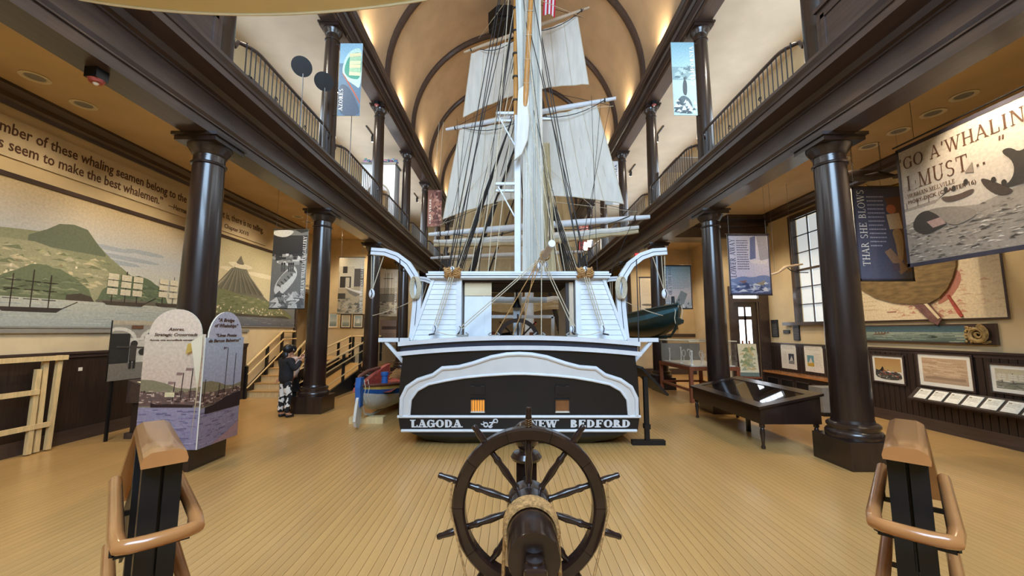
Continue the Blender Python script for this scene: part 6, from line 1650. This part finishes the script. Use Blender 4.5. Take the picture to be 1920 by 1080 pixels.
MB().lathe([(0, -.06), (.10, -.06), (.125, -.05), (.13, -.02), (.13, .05), (.115, .06), (0, .06)], (0, 0, wc.z), 28, 'Y').build('hub', WHEELW, t)
MB().lathe([(0, -.56), (.118, -.56), (.123, -.545), (.123, -.05), (.1, -.05)], (0, 0, wc.z), 28, 'Y').build('barrel', WHEELW, t)
for i in range(5):
    MB().tube([wl((.136 * math.cos(a), -.225 - .024 * i + .003 * a, .136 * math.sin(a))) for a in [v * PI / 14 for v in range(28)]], .0125, 6, closed=True).build('rope_turn', ROPE, t)
for s_, y in ((-1, -.26), (1, -.3)):
    MB().tube([wl((s_ * .136, y, .02)), wl((s_ * .145, y, -.2)), wl((s_ * .15, y, -.55)), wl((s_ * .15, y + .05, -.9))], .0095, 6).build('tiller_rope', ROPE, t)
for s_ in (-1, 1):
    MB().tube([wl((s_ * .45, -.05, .15)), wl((s_ * .455, -.06, .0)), wl((s_ * .38, -.09, -.25)), wl((s_ * .28, -.15, -.55)), wl((s_ * .24, -.2, -.9))], .007, 5).build('hanging_line', ROPE, t)
MB().prism([(-.05, -.02), (.05, -.02), (.055, .12), (.09, .35), (.15, .62), (.24, .93), (-.24, .93), (-.15, .62), (-.09, .35), (-.055, .12)], (0, -.60, wc.z), UX, (0, 0, -1), (0, -.07, 0)).build('front_standard', WHEELW, t, bevel=.012)
MB().lathe([(0, .035), (.04, .03), (.05, 0), (.05, -.05)], (0, -.6, wc.z), 14).build('bearing_cap', WHEELW, t)
MB().bx(-.07, .07, .38, .5, 0, 1.02).bx(-.16, .16, .3, .58, 0, .06).build('rear_post', WHEELW, t)
MB().lathe([(.1, .0), (.11, .02), (.09, .05), (.05, .06), (.05, .075), (.085, .11), (.1, .16), (.09, .215), (.05, .25), (.02, .262), (0, .265)], (0, .44, 1.0), 20).build('post_finial', WHEELW, t)
MB().cyl((0, .0, wc.z), (0, .4, wc.z), .035, n=10).build('axle', IRON, t)
MB().bx(-.3, .3, -.75, -.55, 0, .05).build('foot', WHEELW, t)

# ------------------------------------------------------------------ guard rails flanking the viewing landing
def guard(sg, x, y, label):
    """level cap and two looped grab rails at the head of a flight that leads down and outward"""
    t = thing('guard_rail', label, 'railing', (x, y, 0)); d = Vector((sg * .707, .707, 0)); q = Vector((.707 * sg, -.707, 0))
    e = Vector((sg * .72, .6, -.85))
    def capsec(P, m_, name):
        mb = MB(); vs = []
        sec = [(-.062, -.024), (.062, -.024), (.064, -.01), (.058, .012), (.036, .026), (-.036, .026), (-.058, .012), (-.064, -.01)]
        for i, p_ in enumerate(P):
            vs += [Vector(p_) + q * a + Vector((0, 0, b)) for a, b in sec]
        n8 = len(sec)
        fs = [(n8 * i + j, n8 * i + (j + 1) % n8, n8 * i + n8 + (j + 1) % n8, n8 * i + n8 + j) for i in range(len(P) - 1) for j in range(n8)]
        mb.add(vs, fs, True); mb.add(vs, [tuple(range(n8))[::-1], tuple(range(n8 * (len(P) - 1), n8 * len(P)))])
        return mb.build(name, m_, t)
    z = 1.455
    c0 = Vector((0, 0, z)); c1 = d * .62 + Vector((0, 0, z)); c2 = c1 + e * .5
    capsec([c0 - d * .03, c1, c2], HONEY, 'cap_rail')
    # posts: two square uprights with a slot between
    for k_ in (0.06, .56):
        for off in (-.03, .03): 
            p_ = d * k_ + q * off; MB().box((p_.x, p_.y, (z - .03) / 2), (.05, .075, z - .03), rz=-sg * R(45)).build('post', BLACK, t)
    MB().prism([(0, 0), (.5, 0), (.5, .40), (0, .40)], d * .1 + Vector((0, 0, z - .44)), d, (0, 0, 1), q * .012).build('infill_panel', BLACK, t)
    b0 = c1 - Vector((0, 0, .05)); MB().add([b0, c2 - Vector((0, 0, .05)), c2 - Vector((0, 0, .33)), b0 - Vector((0, 0, .33)), b0 + q * .012, c2 - Vector((0, 0, .05)) + q * .012, c2 - Vector((0, 0, .33)) + q * .012, b0 - Vector((0, 0, .33)) + q * .012], [(0, 1, 2, 3), (7, 6, 5, 4), (0, 4, 5, 1), (2, 6, 7, 3)]).build('stair_infill', BLACK, t)
    for zz in (1.215, .93):
        w_ = .105
        loop = [d * .72 + q * w_, d * .3 + q * w_, d * .02 + q * w_] + [d * (-.07 - .03 * math.sin(a)) + q * (w_ * math.cos(a)) for a in [PI * i / 8 for i in range(1, 8)]] + [d * .02 - q * w_, d * .3 - q * w_, d * .72 - q * w_]
        MB().tube([p_ + Vector((0, 0, zz)) for p_ in loop], .023, 10).build('grab_loop', HONEY, t)
        for k_ in (.12, .55):
            for s2 in (-1, 1):
                MB().bar(d * k_ + q * (s2 * .03) + Vector((0, 0, zz - .1)), d * k_ + q * (s2 * w_) + Vector((0, 0, zz - .1)), .012, .02).build('bracket', BLACK, t)
                MB().bar(d * k_ + q * (s2 * w_) + Vector((0, 0, zz - .1)), d * k_ + q * (s2 * w_) + Vector((0, 0, zz - .02)), .012, .02).build('bracket', BLACK, t)
    return t


guard(-1, -1.235, 1.46, 'honey wood guard rail with looped grab rails facing the arch-topped panels')
guard(1, 1.43, 1.49, 'honey wood guard rail with looped grab rails facing the glazed display desk')

# ------------------------------------------------------------------ canvas overhead, octagonal loudspeaker
t = thing('canvas_awning', 'pale canvas awning sagging below the left balcony front', 'awning', (-2.1, 3.0, 4.5))
MB().grid(lambda u_, v_: Vector((-1.5 + 2.9 * u_, -2.4 * v_, .14 * (2 * u_ - 1) ** 2 + .9 * v_ + .25 * v_ * v_ - .06 * math.sin(PI * v_))), 24, 12).build('canvas', CANVAS, t)
MB().tube([(-1.5 + 2.9 * i / 20, 0, .14 * (2 * i / 20 - 1) ** 2 - .004) for i in range(21)], .01, 5).build('hem', CANVAS, t)
for x in (-1.5, 1.4): MB().cyl((x, 0, .14), (x * 1.0, .1, 8.0), .006, n=4).build('hanging_cord', ROPEP, t)
for x in (-1.5, 1.4): MB().cyl((x, -2.4, 1.29), (x, -2.4, 8.0), .006, n=4).build('hanging_cord', ROPEP, t)
t = thing('octagonal_loudspeaker', 'large black octagonal loudspeaker hanging from the vault behind the masts', 'loudspeaker', (-.3, 15.5, 14.7))
oc = [(.75 * math.cos(PI / 8 + i * PI / 4), .75 * math.sin(PI / 8 + i * PI / 4)) for i in range(8)]
MB().prism(oc, (0, 0, 0), UX, UY, (0, 0, .45)).build('cabinet', BLACK, t); MB().prism([(a * .85, b * .85) for a, b in oc], (0, 0, -.02), UX, UY, (0, 0, .02)).build('grille', IRON, t)
MB().cyl((0, 0, .45), (0, 0, .95), .03, n=6).build('hanger', IRON, t)

# ------------------------------------------------------------------ things on the balconies
def up_banner(name, label, x0, y, z0, W, H, pic, title, ink, tx, a, b, up=True):
    t = banner(name, label, x0, y, z0, W, H, pic, rod=False)
    s2 = 1 if x0 > 0 else -1
    for z in (.03, H - .03): MB().cyl((W if s2 > 0 else 0, .006, z), ((XR - .16 - x0) if s2 > 0 else (XL + .16 - x0), .006, z), .012, n=6).build('bracket_arm', IRON, t)
    if title: words(fit(serif(title, .1, ink, t, (tx, -.006, .3), UZ, (-1, 0, 0), T=.2, depth=.002), 2, a, b), 2, .04)
    return t


p = Pic(1, 1).rect(0, 0, 1, 1, '#5f7d94').rect(0, .72, 1, 1, '#8fb4c8').poly([(.1, .62), (.3, .85), (.7, .94), (1, .92), (1, .35), (.7, .42), (.3, .5)], '#bfd8cc').poly([(.2, .62), (.36, .8), (.7, .88), (.98, .86), (.98, .5), (.6, .5), (.35, .54)], '#4f9a84')
for i in range(6): p.line([(.45, .58 + i * .05), (.95, .57 + i * .055)], .05, ['#d8dcae', '#a9c9a4', '#e2d6a8'][i % 3])
p.poly([(.1, .6), (.2, .58), (.95, .22), (1, .14), (.9, .2)], '#b5604c').poly([(0, .0), (0, .45), (.5, .4), (.95, .12), (1, 0)], '#4d5d70')
up_banner('balcony_banner', 'blue upright balcony banner lettered AZORES with a green boat', -4.45, 9.5, 7.33, .58, 1.98, p, 'AZORES', INKW, .13, .12, .72)
p = Pic(1, 1).grad(0, .55, 1, 1, '#a8ccd4', '#8fb9c8').rect(0, 0, 1, .55, '#b4d0d4').rect(0, .48, 1, .66, '#86a3aa').speck(0, 1, .5, .64, 30, ['#5f7a84', '#a9c4c8'], .12, 3, .3, True).poly([(.42, .28), (.6, .26), (.62, .46), (.5, .5), (.42, .42)], '#3c4c56').ell(.52, .5, .05, .02, '#3c4c56').poly([(0, .06), (.3, .28), (.7, .24), (.85, .08), (.4, .02)], '#4f6670').poly([(.45, .12), (.6, .2), (.75, .12)], '#c9dcdc').speck(.05, .95, .02, .2, 25, ['#d8e4e2', '#3f545e'], .1, 4, .4, True)
up_banner('balcony_banner', 'pale blue upright balcony banner lettered CALIFORNIA with a figure on rocks', 4.12, 9.5, 7.34, .6, 2.0, p, 'CALIFORNIA', INKW, .57, .8, 1.9)
p = Pic(1, 1).rect(0, 0, 1, 1, '#8a5a4e').speck(.25, 1, 0, 1, 60, ['#a9786a', '#6a3f38', '#c29a88', '#4f2e2a'], .14, 6, .6, True)
up_banner('balcony_banner', 'rust red upright balcony banner lettered CAPE VERDE', -4.5, 20.5, 7.4, .74, 2.0, p, 'CAPE VERDE', INKW, .18, .15, 1.5)
p = Pic(1, 1).grad(0, 0, 1, 1, '#c9cdd2', '#d8dade').rect(0, 0, .55, .5, '#9aa6ae')
up_banner('balcony_banner', 'pale grey upright balcony banner lettered POLYNESIA', 4.1, 16.86, 7.4, .62, 2.0, p, 'POLYNESIA', INKN, .56, .5, 1.85)
p = Pic(1, 1).rect(0, 0, 1, 1, '#9a4a44').rect(0, 0, 1, .25, '#c9524a').speck(0, .8, .2, 1, 20, ['#6a3a38', '#b98a80'], .2, 2, .5, True)
for i in range(8): p.rect(.8, .2 + i * .07, .92, .25 + i * .07, '#e9dcd6')
up_banner('balcony_banner', 'dark red upright balcony banner near the far end of the hall', 4.2, 24.3, 6.9, .62, 2.0, p, None, INKW, .56, .3, 1.7)
# black disc lamps on stalks along the left railing
for x, y, z, r0, lb in ((-4.42, 7.75, 7.42, .2, 'larger black disc on a thin steel stalk, nearer the dark panelled parapet'), (-4.42, 8.7, 7.72, .21, 'larger black disc on a thin steel stalk, beside the balcony column'), (-4.3, 9.95, 7.95, .12, 'small black disc on a thin steel stalk in front of the AZORES banner')):
    t = thing('disc_lamp', lb, 'lamp', (x, y, ZF)); h_ = z - ZF
    nrm = Vector((.5, -.74, -.42)).normalized(); c0 = Vector((0, 0, h_))
    m = MB(); m.tube([c0 - nrm * .012, c0 + nrm * .012], r0, 28); m.build('disc', BLACK, t)
    MB().tube([(0, .08, 0), (0, .08, h_ - .35), (0, .06, h_ - .1), tuple(c0 - nrm * .02)], .011, 6).build('stalk', STEEL, t)
    MB().lathe([(0, .02), (.06, .015), (.07, 0)], (0, .08, 0), 12).build('foot', IRON, t)
# festival arch with flowers
t = thing('festival_arch', 'white arched shrine topped with pink and blue flowers on the left balcony', 'arch', (-6.5, 16.5, ZF))
W_ = 1.42
pts = [(0, 0), (.26, 0), (.26, 1.9)] + [(W_ / 2 - .45 * math.cos(PI * i / 12), 1.9 + .55 * math.sin(PI * i / 12)) for i in range(1, 12)] + [(W_ - .26, 1.9), (W_ - .26, 0), (W_, 0), (W_, 3.35), (0, 3.35)]
MB().prism(pts, (0, 0, 0), UX, UZ, (0, .7, 0)).build('arch_body', WHITE, t)
MB().bx(-.05, W_ + .05, -.05, .75, 3.35, 3.43).build('cornice', GREYP, t)
MB().tube([(W_ / 2 - .49 * math.cos(PI * i / 14), -.01, 1.9 + .59 * math.sin(PI * i / 14)) for i in range(15)], .035, 6).build('arch_moulding', GREYP, t)
r_ = random.Random(4); fm_ = [mat('flower_' + n, c, .7) for n, c in (('pink', '#c58fb4'), ('blue', '#7aa6c8'), ('lilac', '#b9a4d0'), ('teal', '#7fb8b8'))]
fme = []
for m_ in fm_:
    f = MB()
    for i in range(6): a = i * PI / 3; f.ball((.045 * math.cos(a), .045 * math.sin(a), .01), .04, 6, (1, 1, .6))
    f.ball((0, 0, .03), .03, 6); me = f.mesh('flower'); me.materials.append(m_); fme.append(me)
for i in range(54): link('flower', fme[r_.randrange(4)], t, (r_.uniform(0, W_), r_.uniform(-.06, .5), 3.46 + r_.uniform(0, .14))).rotation_euler = (r_.uniform(.4, 1.4), 0, r_.uniform(-.5, .5))
# boards and cases behind the near railings
t = thing('white_display_board', 'tall white rounded display board standing behind the left railing', 'display board', (-5.75, 7.0, ZF))
MB().prism([(0, 0), (1.7, 0), (1.75, .4), (1.6, .75), (1.3, 1.0), (.8, 1.15), (.35, 1.1), (.1, .8), (0, .4)], (0, 0, .1), UY, UZ, (-.06, 0, 0)).build('board', CREAM, t); MB().bx(-.2, .1, .2, 1.5, 0, .1).build('foot', BLACK, t)
t = thing('black_display_case', 'black slanted display case behind the left railing near the disc lamps', 'display case', (-5.3, 9.3, ZF))
MB().bx(-.3, .3, -.45, .45, .25, .75).build('cabinet', BLACK, t); MB().bx(-.34, .34, -.49, .49, .75, .8).build('lid', IRON, t)
for x in (-.25, .25):
    for y in (-.4, .4): MB().bx(x - .03, x + .03, y - .03, y + .03, 0, .25).build('leg', BLACK, t)
t = thing('wall_shelving', 'dark shelf cornice unit along the upper left wall', 'shelving', (-7.3, 7.2, ZF))
MB().bx(-.28, .1, 0, 4.4, 0, 2.3).build('case', DARK, t); MB().bx(-.28, .2, -.05, 4.45, 2.3, 2.45).build('cornice', DARK, t)
for i in range(4): MB().bx(.1, .11, .1 + i * 1.08, 1.05 + i * 1.08, .3, 2.1).build('door_panel', DARKM, t)
BRICK = mat('terracotta_wall_case', '#a5664c', .7, .12, 5)
t = thing('terracotta_display_wall', 'terracotta coloured display wall with glass case behind the right railing', 'display wall', (5.9, 6.3, ZF))
MB().bx(0, .1, 0, 3.2, .0, 1.15).build('wall_panel', BRICK, t); MB().bx(-.03, .13, -.03, 3.23, 1.15, 1.2).build('cap', GREYP, t)
for i in range(5): MB().bx(-.015, 0, .12 + .62 * i, .6 + .62 * i, .12, .62).build('grey_panel', GREYP, t)
t = thing('glass_balcony_case', 'clear glass display case on the right balcony by the iron railing', 'display case', (5.3, 12.2, ZF))
MB().bx(0, .9, 0, 1.2, 0, .8).build('base', CREAM, t)
for a, b, c, d in ((0, .006, 0, 1.2), (.894, .9, 0, 1.2), (.006, .894, 0, .006), (.006, .894, 1.194, 1.2)): MB().bx(a, b, c, d, .8, 1.7).build('glass_pane', BEDGLASS, t)
MB().bx(0, .9, 0, 1.2, 1.7, 1.72).build('lid', STEEL, t)
for s2, X, y, nm in ((1, XL + .1, 13.7, 'left'), (-1, XR - .1, 10.6, 'right')):
    t = thing('projector_shelf', 'dark shelf unit holding small projectors on the %s balcony edge' % ('left' if s2 > 0 else 'right'), 'shelf', (X - s2 * .5, y, ZF))
    MB().bx(-.2, .2, 0, 1.6, .78, .86).build('shelf_top', DARK, t); MB().bx(-.2, .2, 0, .06, 0, .78).build('side', DARK, t); MB().bx(-.2, .2, 1.54, 1.6, 0, .78).build('side', DARK, t); MB().bx(-.2, .2, .06, 1.54, .3, .36).build('shelf', DARK, t)
    for i in range(3):
        q = thing('projector_lamp', 'small silver projector lamp on a dark %s balcony shelf' % ('left' if s2 > 0 else 'right'), 'projector', (X - s2 * .5 + s2 * .05, y + .35 + .42 * i, ZF + .36), 0, 'projectors on the balcony shelves')
        MB().tube([(0, 0, .1), (s2 * .16, -.05, .1)], [.07, .085], 12).build('barrel', STEEL, q); MB().cyl((s2 * .161, -.05, .1), (s2 * .165, -.052, .1), .065, n=12).build('lens', PAPER, q); MB().bx(-.04, .04, -.04, .04, 0, .05).build('foot', BLACK, q)
for x, y, z in ((4.3, 21.6, 6.75), (4.3, 22.7, 6.8)):  # glowing boxes that stand in for daylight reflected in a glass case
    q = thing('glass_glint', 'bright white panel imitating daylight reflected in glass on the far right balcony', 'lamp', (x, y, z), 0, 'daylight glints on the far balcony'); MB().box((0, 0, 0), (.26, .12, .5), ry=.2).build('housing', GREYP, q); MB().box((-.0, -.065, 0), (.22, .01, .45), ry=.2).build('lens', LAMPB, q); MB().bar((0, .05, -.25), (.35, .2, -.9), .03).build('bracket', IRON, q)
for X, xs, y in ((XL, -1, 3.4), (XR, 1, 13.0), (XL, -1, 13.0)):
    q = thing('fire_alarm', 'small dark box with a red and white alarm strobe under the ' + ('lower balcony beam' if y < 5 else 'upper beam'), 'alarm', (X, y if y > 5 else 4.2, 9.85 if y > 5 else 4.85), 0, 'alarm strobes'); MB().bx(-.07, .07, -.07, .07, -.12, 0).build('box', BLACK, q); MB().lathe([(0, -.16), (.06, -.155), (.075, -.12)], n=14).build('red_ring', RED, q); MB().ball((0, 0, -.155), .03, 8).build('strobe', PAPER, q)
